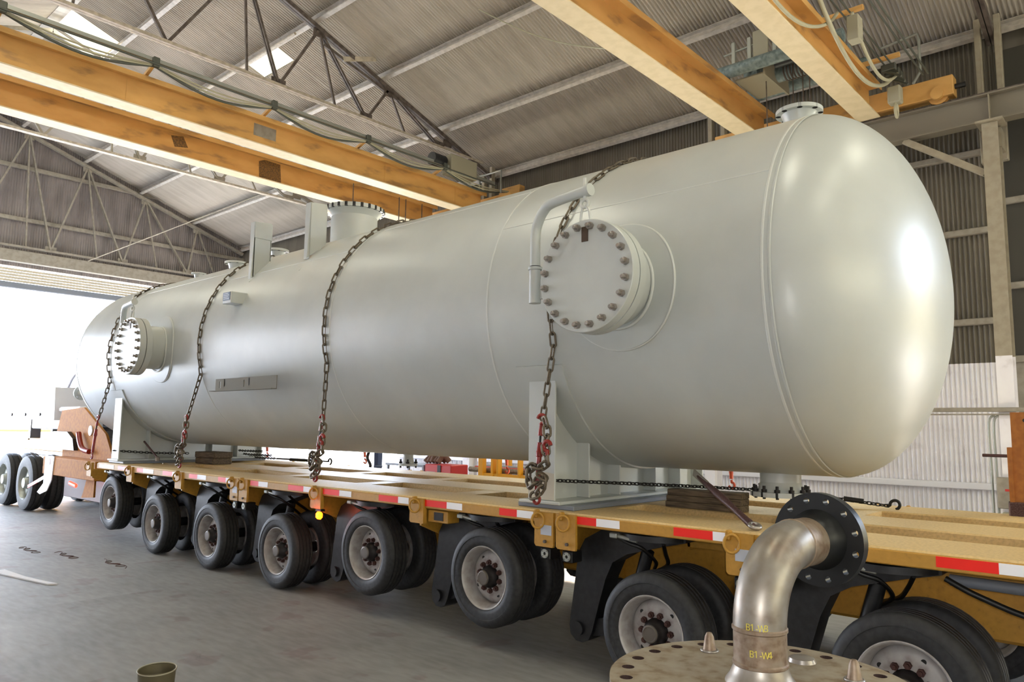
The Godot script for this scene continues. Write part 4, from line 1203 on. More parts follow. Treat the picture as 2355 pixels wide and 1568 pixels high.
func vessel() -> void:
	var v := thing("pressure_vessel", "long grey painted horizontal vessel with rounded ends on two saddles", "vessel")
	var n := 96
	var sh := [Vector2(XL, VR), Vector2(XR, VR)]
	part("shell", MB.new().lathe(Vector3(0, VC.y, VC.z), Vector3.RIGHT, sh, n), M.vessel_paint, v)
	for s in [1.0, -1.0]:
		var prof := []
		for k in 25:
			var a := PI * 0.5 * k / 24.0
			prof.append(Vector2(0.70 * sin(a), VR * cos(a)))
		part("head", MB.new().lathe(Vector3(XR if s > 0 else XL, VC.y, VC.z), Vector3(s, 0, 0), prof, n), M.vessel_paint, v)
	# weld beads
	for x in [XR, XR + 0.045, -4.13, -6.29, -9.05, -11.85, XL]:
		var q := [Vector2(-0.011, VR - 0.002), Vector2(-0.005, VR + 0.0035), Vector2(0.005, VR + 0.0035), Vector2(0.011, VR - 0.002)]
		part("weld_bead", MB.new().lathe(Vector3(x, VC.y, VC.z), Vector3.RIGHT, q, n), M.weld_paint if x != XR + 0.045 else M.vessel_paint, v)
	for e in [[-4.12, XR - 0.01, 30.0], [-6.28, -4.15, 55.0], [-9.04, -6.3, 40.0], [-11.84, -9.06, 50.0]]:
		var p := shell_pt(e[0], e[2], VR - 0.002)
		part("weld_bead", MB.new().tube(PackedVector3Array([p, p + Vector3(e[1] - e[0], 0, 0)]), 0.006, 8), M.weld_paint, v)
	manway(v, -2.88)
	manway(v, -10.22)
	saddle(v, -3.67)
	saddle(v, -11.82)
	nozzle(v, "top_nozzle", Vector3(-2.08, VC.y + VR, VC.z), Vector3.UP, 0.17, 0.11, 0.172, 8, 0.03)
	nozzle(v, "top_nozzle", Vector3(-7.74, VC.y + VR, VC.z), Vector3.UP, 0.45, 0.29, 0.372, 24, 0.05)
	nozzle(v, "top_nozzle", Vector3(-10.72, VC.y + VR, VC.z), Vector3.UP, 0.18, 0.1, 0.17, 8, 0.03)
	nozzle(v, "top_nozzle", Vector3(-11.95, VC.y + VR, VC.z), Vector3.UP, 0.17, 0.06, 0.115, 8, 0.025)
	nozzle(v, "top_nozzle", Vector3(-9.55, VC.y + VR, VC.z), Vector3.UP, 0.2, 0.08, 0.16, 8, 0.03)
	nozzle(v, "top_nozzle", Vector3(-11.4, VC.y + VR, VC.z), Vector3.UP, 0.09, 0.04, 0.06, 4, 0.02)
	nozzle(v, "bottom_nozzle", Vector3(-2.305, VC.y - VR, VC.z), Vector3.DOWN, 0.165, 0.146, 0.215, 12, 0.035)
	nozzle(v, "bottom_nozzle", Vector3(-6.56, VC.y - VR, VC.z), Vector3.DOWN, 0.125, 0.055, 0.105, 4, 0.025)
	for p in [[-4.76, 2.42, 0.62], [-4.62, 2.18, 0.42]]:
		nozzle(v, "end_nozzle", Vector3(XL - 0.30, p[1], p[0]), Vector3.LEFT, p[2], 0.05, 0.12, 4, 0.03)
	# studs in the bottom nozzle's flange
	var st := MB.new()
	st.lathe(Vector3(0, -0.05, 0), Vector3.UP, [Vector2(0, 0), Vector2(0, 0.011), Vector2(0.05, 0.011), Vector2(0.05, 0.02), Vector2(0.07, 0.02), Vector2(0.07, 0.011), Vector2(0.095, 0.011), Vector2(0.095, 0)], 6)
	var stm := st.mesh()
	for k in 12:
		var a := TAU * (k + 0.5) / 12.0
		inst("stud_bolt", stm, M.hub_dark, v, Transform3D(Basis.IDENTITY, Vector3(-2.305 + cos(a) * 0.19, VC.y - VR - 0.128, VC.z + sin(a) * 0.19)))
	for k in 4:
		var a := TAU * (k + 0.5) / 4.0
		inst("stud_bolt", stm, M.hub_dark, v, Transform3D(Basis.IDENTITY, Vector3(-6.56 + cos(a) * 0.085, VC.y - VR - 0.098, VC.z + sin(a) * 0.085)))
	# ladder and platform clips standing on the shoulder
	for e in [[-8.32, -4.545, -4.765, 4.15, 3.44, 3.65], [-7.24, -4.62, -4.83, 4.20, 3.55, 3.75]]:
		var c := hold("platform_clip", v)
		part("plate", MB.new().prism(PackedVector2Array([Vector2(e[1] + 0.03, e[4]), Vector2(e[2], e[5]), Vector2(e[2], e[3] + 0.02), Vector2(e[1], e[3])]), Vector3(e[0] - 0.007, 0, 0), Vector3(0, 0, 1), Vector3(0, 1, 0), Vector3(0.014, 0, 0)), M.vessel_paint, c)
		for k in 2:
			var z: float = e[1] if k == 0 else e[2]
			part("flange", MB.new().span(Vector3(e[0] - (0.09 if k == 0 else 0.06), e[4 + k], z - 0.006), Vector3(e[0] + 0.007, e[3], z + 0.006)), M.vessel_paint, c)
		if e[0] < -8.0:
			part("splice_plate", MB.new().span(Vector3(e[0] + 0.007, 3.95, e[2] - 0.01), Vector3(e[0] + 0.016, 4.15, e[1] + 0.005), 0.003), M.vessel_paint, c)
		part("foot_weld", MB.new().tube(PackedVector3Array([shell_pt(e[0] + 0.012, 33.5), shell_pt(e[0] + 0.012, 51.0)]), 0.01, 6), M.weld_paint, c)
	# nameplate on its stand-off box
	var np := hold("nameplate", v)
	part("stand_off", MB.new().span(Vector3(-8.36, 3.09, -4.48), Vector3(-8.16, 3.225, -4.205), 0.006), M.vessel_paint, np)
	part("plate", MB.new().span(Vector3(-8.34, 3.125, -4.205), Vector3(-8.18, 3.22, -4.199)), M.plate_blue, np)
	for k in 4:
		part("print_line", MB.new().span(Vector3(-8.325, 3.14 + 0.02 * k, -4.199), Vector3(-8.2 - 0.02 * (k % 2), 3.148 + 0.02 * k, -4.1985)), M.sticker, np)
	# two slotted insulation angles low on the side
	for e in [[-8.40, -7.80, 0.0], [-7.83, -7.06, 0.012]]:
		var a := hold("slotted_angle", v)
		var b := MB.new()
		var z: float = -4.2 + e[2]
		b.span(Vector3(e[0], 2.07, z - 0.008), Vector3(e[0] + 0.09, 2.21, z))
		b.span(Vector3(e[0] + 0.12, 2.07, z - 0.008), Vector3(e[1], 2.21, z))
		b.span(Vector3(e[0] + 0.09, 2.07, z - 0.008), Vector3(e[0] + 0.12, 2.105, z))
		b.span(Vector3(e[0] + 0.09, 2.18, z - 0.008), Vector3(e[0] + 0.12, 2.21, z))
		b.span(Vector3(e[0] - 0.03, 2.066, z - 0.008), Vector3(e[1], 2.074, z + 0.06))
		part("angle", b, M.angle_grey, a)
		part("stand_off", MB.new().span(Vector3(e[0] + 0.2, 2.12, -4.45), Vector3(e[0] + 0.22, 2.2, z)), M.vessel_paint, a)

# ------------------------------------------------------------------ chains and binders
func link_mesh(pitch: float, d: float, seg := 12, ring := 8) -> ArrayMesh:
	# long axis along z, flat in the xz plane
	var w := d * 1.25
	var st := (pitch + d) * 0.5 - w
	var pts := PackedVector3Array()
	for k in seg:
		var a := PI * k / (seg - 1) - PI * 0.5
		pts.append(Vector3(sin(a) * w, 0, st + cos(a) * w))
	for k in seg:
		var a := PI * k / (seg - 1) + PI * 0.5
		pts.append(Vector3(sin(a) * w, 0, -st + cos(a) * w))
	return MB.new().tube(pts, d * 0.5, ring, true).mesh()

func chain(t: Node3D, path: PackedVector3Array, pitch: float, m: Mesh, mt: Material, roll := 0.0) -> void:
	var acc := 0.0
	var at := path[0]
	var i := 0
	var n := 0
	var up := Vector3.RIGHT
	while i < path.size() - 1:
		# step one pitch along the path
		var need := pitch
		var p := at
		while i < path.size() - 1:
			var d := p.distance_to(path[i + 1])
			if d >= need:
				p = p + (path[i + 1] - p).normalized() * need
				need = 0.0
				break
			need -= d
			p = path[i + 1]
			i += 1
		if need > 0.0:
			break
		var dir := (p - at).normalized()
		up = (up - dir * up.dot(dir))
		if up.length() < 1e-3:
			up = dir.cross(Vector3.UP)
		up = up.normalized()
		var bs := Basis(up, dir.cross(up) * -1.0, dir)
		bs = Basis(up, dir.cross(up), dir)
		var r := roll + (PI * 0.5 if n % 2 else 0.0) + 0.12 * sin(n * 2.3)
		inst("link", m, mt, t, Transform3D(bs * Basis(Vector3.BACK, r), (at + p) * 0.5))
		at = p
		n += 1

func hook(b: MB, at: Vector3, up: Vector3, side: Vector3, r: float, d: float) -> void:
	# open hook: shank at `at`, bowl above it
	var c := at + up * (r + d * 2.0)
	var pts := [at, at + up * d * 1.5]
	for k in 9:
		var a := -PI * 0.5 + (PI * 1.45) * k / 8.0
		pts.append(c + up * sin(a) * r + side * cos(a) * r)
	b.tube(curve(pts, 4), d, 10)

func binder(parent_label: String, group: String, top: Vector3, bot: Vector3, side: Vector3, mt: Material) -> void:
	var t := thing("load_binder", parent_label, "chain binder", Vector3.ZERO, group)
	var up := (top - bot).normalized()
	var L := top.distance_to(bot)
	var b := MB.new()
	hook(b, top - up * 0.10, up, side, 0.034, 0.014)
	b.cyl(top - up * 0.16, top - up * 0.09, 0.02, 12, 0.014)
	part("upper_hook", b, mt, t)
	part("screw", MB.new().cyl(top - up * 0.22, top - up * 0.15, 0.009, 10), M.hub_dark, t)
	part("barrel", MB.new().lathe(bot + up * 0.12, up, [Vector2(0, 0), Vector2(0, 0.019), Vector2(L * 0.36, 0.019), Vector2(L * 0.37, 0.025), Vector2(L * 0.42, 0.025), Vector2(L * 0.43, 0.021), Vector2(L - 0.33, 0.021), Vector2(L - 0.33, 0)], 16), mt, t)
	var l := MB.new()
	hook(l, bot + up * 0.11, -up, side, 0.028, 0.012)
	part("lower_hook", l, mt, t)

func lashing() -> void:
	var lm := link_mesh(0.093, 0.0165)
	# x at the near ring, near tangent, top, far tangent, far ring
	var runs := [[-3.60, -3.47, -3.30, -3.45, -3.3], [-6.44, -6.36, -6.30, -6.2, -6.2], [-9.40, -9.02, -9.1, -9.0, -9.0], [-12.33, -11.9, -12.3, -11.8, -11.7]]
	var labs := ["grey lashing chain over the vessel nearest its rounded end, hanging past the front manway", "grey lashing chain over the middle of the vessel above the amber lamp", "grey lashing chain over the vessel just right of the blue nameplate", "grey lashing chain over the vessel beside the farther, glaring manway"]
	var bl := ["red chain binder in front of the near saddle at the doubled lashing plates", "red chain binder below the middle chain, above the amber lamp", "red chain binder on the chain right of the nameplate", "red chain binder farthest left, beside the far saddle"]
	var fl := ["orange chain binder on the far deck edge behind the near saddle", "orange chain binder on the far deck edge right of the small bottom nozzle", "orange chain binder on the far deck edge left of the small bottom nozzle", "orange chain binder on the far deck edge beside the loose chain strands"]
	for i in 4:
		var x: Array = runs[i]
		var pts := PackedVector3Array()
		pts.append(Vector3(x[0], 1.76, -4.355))
		for k in 61:
			var a := lerpf(-16.0, 196.0, k / 60.0)
			var xx: float
			if a < 70.0:
				xx = lerpf(x[1], x[2], smoothstep(10.0, 75.0, a))
			else:
				xx = lerpf(x[2], x[3], smoothstep(70.0, 180.0, a))
			pts.append(shell_pt(xx, a, VR + 0.016))
		pts.append(Vector3(x[4], 1.42, -6.80))
		var t := thing("lashing_chain", labs[i], "chain", Vector3.ZERO, "lashing chains over the vessel")
		chain(t, pts, 0.093, lm, M.chain_steel, 0.0 if i % 2 else 0.3)
		var top := Vector3(x[0] - 0.0, 1.80, -4.345)
		var ring := Vector3(x[0], 1.12, -4.29)
		binder(bl[i], "red chain binders along the near deck edge", top, ring, Vector3.RIGHT, M.binder_red)
		binder(fl[i], "orange chain binders along the far deck edge", Vector3(x[4], 1.50, -6.81), Vector3(x[4], 1.12, -6.84), Vector3.RIGHT, M.binder_orange)
		# slack tail hooked back and wound round the binder
		if i < 3:
			var s := thing("slack_chain", ["slack grey chain tail wound round the binder at the near saddle", "slack grey chain tail wound round the binder of the middle chain", "slack grey chain tail wound round the binder right of the nameplate"][i], "chain", Vector3.ZERO, "slack chain tails")
			var o := Vector3(x[0], 0, -4.315)
			var tail := curve([o + Vector3(0.05, 1.77, 0), o + Vector3(0.09, 1.67, 0.01), o + Vector3(0.075, 1.56, 0.02), o + Vector3(0.10, 1.46, 0.02), o + Vector3(0.06, 1.41, 0.03), o + Vector3(-0.05, 1.42, 0.035), o + Vector3(-0.075, 1.35, 0.03), o + Vector3(-0.05, 1.27, 0.04), o + Vector3(0.03, 1.31, 0.05), o + Vector3(0.07, 1.38, 0.04), o + Vector3(0.075, 1.28, 0.04), o + Vector3(0.02, 1.21, 0.045), o + Vector3(-0.06, 1.2, 0.05)], 6)
			chain(s, tail, 0.068, link_mesh(0.068, 0.021), M.chain_steel, 0.5)
			var g := MB.new()
			hook(g, o + Vector3(0.105, 1.50, 0.03), Vector3.UP, Vector3.RIGHT * -0.9, 0.035, 0.016)
			part("grab_hook", g, M.binder_red, s)
	# thin dark chain from the near saddle to the far side of the deck
	var dm := link_mesh(0.031, 0.0095, 8, 6)
	var c := thing("securing_chain", "thin dark chain stretched from the near saddle past the timber to the far deck corner", "chain")
	chain(c, curve([Vector3(-3.62, 1.31, -4.43), Vector3(-3.1, 1.27, -5.2), Vector3(-2.66, 1.225, -5.9), Vector3(-2.44, 1.19, -6.25), Vector3(-2.2, 1.165, -6.36), Vector3(-1.8, 1.125, -6.45)], 14), 0.031, dm, M.chain_dark, 0.6)
	var tb := MB.new()
	tb.cyl(Vector3(-2.12, 1.165, -6.38), Vector3(-1.98, 1.15, -6.42), 0.02, 12)
	part("turnbuckle", tb, M.chain_dark, c)
	var hk := MB.new()
	hook(hk, Vector3(-1.82, 1.13, -6.45), Vector3(1, 0.1, -0.2).normalized(), Vector3.UP, 0.035, 0.012)
	part("hook", hk, M.chain_dark, c)
	# loose strands near the far saddle
	var loose := [[Vector3(-12.3, 1.28, -6.3), Vector3(-11.0, 1.27, -6.35)], [Vector3(-12.2, 1.22, -6.45), Vector3(-11.0, 1.20, -6.5)], [Vector3(-12.1, 1.17, -6.55), Vector3(-11.0, 1.15, -6.6)], [Vector3(-11.82, 1.285, -4.405), Vector3(-11.2, 1.25, -5.25)]]
	for i in 4:
		var t := thing("securing_chain", ["uppermost dark chain strand at the far edge behind the far saddle", "middle dark chain strand at the far edge behind the far saddle", "lowest dark chain strand lying on the far edge behind the far saddle", "dark chain drawn round the corner of the far saddle"][i], "chain", Vector3.ZERO, "dark chain strands at the far saddle")
		chain(t, curve([loose[i][0], (loose[i][0] + loose[i][1]) * 0.5 - Vector3(0, 0.012, 0), loose[i][1]], 10), 0.04, link_mesh(0.04, 0.011, 6, 5), M.chain_dark, 0.4)
	var y := thing("chain_hook", "small yellow hook on the loose chains by the far timber", "hook")
	var yb := MB.new()
	hook(yb, Vector3(-11.95, 1.17, -6.42), Vector3(1, 0.3, 0).normalized(), Vector3.UP, 0.045, 0.018)
	part("hook", yb, M.rack_yellow, y)
	var tb2 := thing("turnbuckle", "dark turnbuckle lying along the far deck edge left of the middle chain", "turnbuckle")
	var q := MB.new()
	q.tube(PackedVector3Array([Vector3(-11.0, 1.15, -6.6), Vector3(-9.6, 1.16, -6.6)]), 0.012, 8)
	q.cyl(Vector3(-10.6, 1.15, -6.6), Vector3(-10.0, 1.155, -6.6), 0.025, 10)
	part("body", q, M.chain_dark, tb2)
	var q2 := MB.new()
	hook(q2, Vector3(-9.6, 1.16, -6.6), Vector3(1, 0.02, 0).normalized(), Vector3.UP, 0.04, 0.013)
	part("hook", q2, M.chain_dark, tb2)

func deck_clutter() -> void:
	# timber packing
	for i in 3:
		var y := DECK + 0.024 + 0.047 * i
		var t := thing("timber_board", ["grey weathered timber board, lowest of the three beside the near saddle", "grey weathered timber board, middle of the three beside the near saddle", "grey weathered timber board on top of the three beside the near saddle"][i], "timber", Vector3(-2.79 + 0.006 * i, y, -5.34), "timber boards stacked beside the near saddle")
		part("board", MB.new().box(Vector3.ZERO, Vector3(0.62 - 0.01 * i, 0.045, 0.15), Basis(Vector3.UP, 0.02 * i), 0.004), M.timber, t)
	for i in 2:
		var t := thing("timber_block", ["brown timber block on the deck by the far saddle, lower of two", "brown timber block on the deck by the far saddle, upper of two"][i], "timber", Vector3(-10.93, DECK + 0.045 + 0.09 * i, -5.5), "timber blocks by the far saddle")
		part("block", MB.new().box(Vector3.ZERO, Vector3(0.55, 0.088, 0.3), Basis(Vector3.UP, 0.06 * i), 0.01), M.timber, t)
	# lever bar leaning over the near edge
	var a := Vector3(-2.56, 1.385, -4.78)
	var b := Vector3(-2.0, 1.115, -4.44)
	var d := (b - a).normalized()
	var lv := thing("binder_lever", "worn red brown lever bar leaning from the chain down to the deck edge", "lever")
	part("bar", MB.new().lathe(a, d, [Vector2(0, 0.006), Vector2(0.02, 0.013), Vector2(0.25, 0.026), Vector2(0.36, 0.026), Vector2(0.48, 0.02), Vector2(0.66, 0.024), Vector2(0.69, 0.02), Vector2(0.70, 0)], 14), M.lever_steel, lv)
	part("tip_plate", MB.new().bar(a - d * 0.05, a + d * 0.14, 0.012, 0.045), M.stud_steel, lv)
	part("end_eye", MB.new().tube(ring_pts(b + Vector3(0, 0.012, 0), Vector3(0.3, 1, 0.2), 0.03, 16), 0.014, 8, true), M.stud_steel, lv)
	var sl := thing("release_lever", "small dark lever sticking up in front of the far saddle", "lever")
	part("bar", MB.new().cyl(Vector3(-11.2, 1.2, -4.78), Vector3(-11.58, 1.42, -4.74), 0.014, 10), M.lever_steel, sl)
	part("knob", MB.new().lathe(Vector3(-11.18, 1.15, -4.78), Vector3.UP, [Vector2(0, 0), Vector2(0, 0.03), Vector2(0.05, 0.035), Vector2(0.07, 0)], 12), M.stud_steel, sl)
	# stake post at the far edge, on the right
	var s := thing("stake_post", "orange brown steel stake post at the far deck edge by the right border", "post", Vector3(-0.93, 0, -6.72))
	part("post", MB.new().prism(PackedVector2Array([Vector2(-0.07, 0.9), Vector2(0.07, 0.9), Vector2(0.07, 1.86), Vector2(-0.07, 1.86)]), Vector3(0, 0, -0.03), Vector3.RIGHT, Vector3.UP, Vector3(0, 0, 0.06)), M.stake_brown, s)
	part("pin_hole", MB.new().cyl(Vector3(0.02, 1.80, 0.028), Vector3(0.02, 1.80, 0.032), 0.014, 12), M.hose_black, s)
	part("stop_plate", MB.new().span(Vector3(-0.10, 1.05, -0.05), Vector3(-0.07, 1.6, 0.05)), M.stake_brown, s)
	part("collar", MB.new().span(Vector3(-0.11, 1.09, -0.06), Vector3(0.11, 1.2, 0.06), 0.01), M.lever_steel, s)

# ------------------------------------------------------------------ the dolly and tractor at the left
func tyre(t: Node3D, x: float, y: float, z: float, out: float) -> void:
	var w := hold("wheel", t, Vector3(x, y, z), Basis.IDENTITY if out > 0 else Basis(Vector3.UP, PI))
	var ax := Vector3(0, 0, 1)
	part("tire", MB.new().lathe(Vector3.ZERO, ax, [Vector2(-0.26, 0.30), Vector2(-0.27, 0.42), Vector2(-0.25, 0.50), Vector2(-0.19, 0.52), Vector2(-0.185, 0.508), Vector2(-0.165, 0.508), Vector2(-0.16, 0.525), Vector2(-0.105, 0.525), Vector2(-0.1, 0.508), Vector2(-0.08, 0.508), Vector2(-0.075, 0.52), Vector2(-0.02, 0.50), Vector2(0.0, 0.42), Vector2(-0.01, 0.31)], 40), M.rubber, w)
	part("rim", MB.new().lathe(Vector3.ZERO, ax, [Vector2(-0.25, 0.28), Vector2(-0.1, 0.28), Vector2(-0.03, 0.295), Vector2(-0.005, 0.31), Vector2(-0.015, 0.315)], 40), M.galvanised, w)
	part("disc", MB.new().lathe(Vector3.ZERO, ax, [Vector2(-0.12, 0.28), Vector2(-0.09, 0.24), Vector2(-0.08, 0.12), Vector2(-0.02, 0.1), Vector2(0.0, 0.09), Vector2(0.0, 0.0)], 32), M.galvanised, w)

func dolly() -> void:
	var c := thing("tractor_unit", "grey and yellow tractor with double wheels under the white box at the far left", "truck")
	for x in [-16.65, -18.02]:
		tyre(c, x, 0.525, -4.62, 1)
		tyre(c, x, 0.525, -5.22, -1)
		tyre(c, x, 0.525, -5.96, 1)
		tyre(c, x, 0.525, -6.55, -1)
		part("axle", MB.new().cyl(Vector3(x, 0.525, -6.5), Vector3(x, 0.525, -4.7), 0.07, 14), M.black_steel, c)
	part("frame_rail", MB.new().span(Vector3(-20.5, 1.1, -5.35), Vector3(-16.0, 1.34, -5.2), 0.01), M.rack_yellow, c)
	part("frame_rail", MB.new().span(Vector3(-20.5, 1.1, -6.0), Vector3(-16.0, 1.34, -5.85), 0.01), M.rack_yellow, c)
	var t := thing("gooseneck", "orange and black gooseneck with a red tail lamp under the vessel's far end", "gooseneck")
	var g := PackedVector2Array([Vector2(-15.7, 1.42), Vector2(-15.46, 1.9), Vector2(-14.38, 1.95), Vector2(-13.3, 1.5), Vector2(-12.9, 1.08), Vector2(-13.4, 0.95), Vector2(-14.6, 1.0)])
	for z in [-4.86, -6.34]:
		part("gooseneck_plate", MB.new().prism(g, Vector3(0, 0, z), Vector3.RIGHT, Vector3.UP, Vector3(0, 0, 0.04)), M.dolly_orange, t)
	part("gooseneck_web", MB.new().span(Vector3(-15.4, 1.05, -6.3), Vector3(-14.2, 1.2, -4.86)), M.dolly_orange, t)
	part("round_marker", MB.new().cyl(Vector3(-13.95, 1.55, -4.82), Vector3(-13.95, 1.55, -4.80), 0.085, 24), M.white_paint, t)
	part("turntable", MB.new().prism(PackedVector2Array([Vector2(-15.9, 1.2), Vector2(-15.9, 1.46), Vector2(-15.6, 1.52), Vector2(-14.9, 1.52), Vector2(-14.6, 1.4), Vector2(-14.5, 1.2)]), Vector3(0, 0, -5.6), Vector3.RIGHT, Vector3.UP, Vector3(0, 0, 0.85)), M.black_steel, t)
	part("bolster_beam", MB.new().span(Vector3(-15.2, 0.78, -4.9), Vector3(-12.75, 1.08, -4.5), 0.01), M.dolly_orange, t)
	part("lower_beam", MB.new().span(Vector3(-15.3, 0.36, -5.3), Vector3(-12.7, 0.72, -4.9), 0.01), M.lever_steel, t)
	part("tail_bracket", MB.new().prism(PackedVector2Array([Vector2(-13.3, 1.06), Vector2(-13.1, 1.06), Vector2(-13.1, 0.5), Vector2(-13.62, 0.46), Vector2(-13.55, 0.56)]), Vector3(0, 0, -4.66), Vector3.RIGHT, Vector3.UP, Vector3(0, 0, 0.03)), M.dolly_orange, t)
	var hs := MB.new()
	hs.tube(curve([Vector3(-14.35, 1.5, -4.76), Vector3(-14.2, 1.35, -4.74), Vector3(-14.05, 1.24, -4.74), Vector3(-13.8, 1.2, -4.76)], 6), 0.045, 8)
	part("air_hose", hs, M.binder_red, t)
	part("mud_flap", MB.new().prism(PackedVector2Array([Vector2(-15.05, 1.1), Vector2(-14.6, 1.1), Vector2(-14.65, 0.7), Vector2(-14.85, 0.5), Vector2(-15.2, 0.42), Vector2(-15.35, 0.45), Vector2(-15.05, 0.62)]), Vector3(0, 0, -4.5), Vector3.RIGHT, Vector3.UP, Vector3(0, 0, 0.015)), M.white_paint, t)
	part("flap_mark", MB.new().cyl(Vector3(-14.82, 1.0, -4.485), Vector3(-14.82, 1.0, -4.48), 0.06, 16), M.binder_red, t)
	for e in [[0.0, 0.5, 1], [0.5, 1.0, 0]]:
		var a := Vector3(-16.0, 0.5, -4.52)
		var b := Vector3(-14.9, 0.78, -4.52)
		part("white_tape" if e[2] == 0 else "red_tape", MB.new().bar(a.lerp(b, e[0]), a.lerp(b, e[1]), 0.01, 0.06, Vector3.UP), M.tape_white if e[2] == 0 else M.tape_red, t)
	var l := hold("tail_lamp", t, Vector3(-13.95, 0.66, -4.6))
	part("lens", MB.new().box(Vector3.ZERO, Vector3(0.34, 0.07, 0.04), Basis(Vector3.BACK, -0.1), 0.02), M.tail_red, l)
	var ol := OmniLight3D.new()
	ol.name = "tail_glow"
	ol.light_color = Color(1.0, 0.08, 0.04)
	ol.light_energy = 0.006
	ol.light_size = 0.03
	ol.omni_range = 30.0
	ol.omni_attenuation = 2.0
	ol.shadow_enabled = true
	ol.position = Vector3(0, 0, 0.06)
	l.add_child(ol)
	# white equipment box on the dolly
	var b := thing("equipment_box", "white steel equipment box standing on the tractor in the door's glare", "box", Vector3(0, 0, 0))
	part("body", MB.new().prism(PackedVector2Array([Vector2(-18.94, 1.75), Vector2(-18.9, 2.2), Vector2(-15.87, 2.34), Vector2(-15.8, 1.72)]), Vector3(0, 0, -5.7), Vector3.RIGHT, Vector3.UP, Vector3(0, 0, 0.9)), M.white_paint, b)
	part("lower_tray", MB.new().span(Vector3(-17.6, 1.55, -5.6), Vector3(-15.6, 1.75, -4.95), 0.02), M.white_paint, b)
	part("side_arm", MB.new().span(Vector3(-15.75, 1.87, -5.0), Vector3(-14.7, 1.97, -4.85), 0.03), M.white_paint, b)
	for x in [-18.4, -17.5, -16.6]:
		part("bolt", MB.new().cyl(Vector3(x, 1.83, -4.8), Vector3(x, 1.83, -4.78), 0.03, 10), M.hub_dark, b)
	for x in [-18.6, -17.2, -16.1]:
		part("leg", MB.new().span(Vector3(x - 0.06, 1.3, -5.4), Vector3(x + 0.06, 1.75, -5.2)), M.tank_grey, b)
	# grey sleeper cab back behind the box
	var arch := PackedVector2Array()
	for k in 13:
		var a := PI - PI * 0.5 * k / 12.0
		arch.append(Vector2(-17.4 + cos(a) * 1.1, 2.0 + sin(a) * 0.85))
	arch.append(Vector2(-16.4, 2.85))
	arch.append(Vector2(-16.4, 1.3))
	arch.append(Vector2(-18.5, 1.3))
	part("shell", MB.new().prism(arch, Vector3(0, 0, -7.2), Vector3.RIGHT, Vector3.UP, Vector3(0, 0, 1.4)), M.cab_grey, c)
	var rim := PackedVector3Array()
	for k in 13:
		var a := PI - PI * 0.5 * k / 12.0
		rim.append(Vector3(-17.4 + cos(a) * 1.1, 2.0 + sin(a) * 0.85, -5.8))
	rim.append(Vector3(-16.4, 2.85, -5.8))
	part("edge_trim", MB.new().tube(rim, 0.03, 8), M.white_paint, c)
	part("chassis", MB.new().span(Vector3(-21.5, 0.9, -7.0), Vector3(-16.4, 1.3, -5.9), 0.02), M.black_steel, c)
	for x in [-17.1, -16.8]:
		part("exhaust_stack", MB.new().cyl(Vector3(x, 1.4, -5.72), Vector3(x, 2.8, -5.72), 0.07, 14), M.galvanised, c)
	part("grey_locker", MB.new().span(Vector3(-16.3, 1.6, -6.2), Vector3(-15.2, 2.45, -5.6), 0.02), M.cab_grey, c)

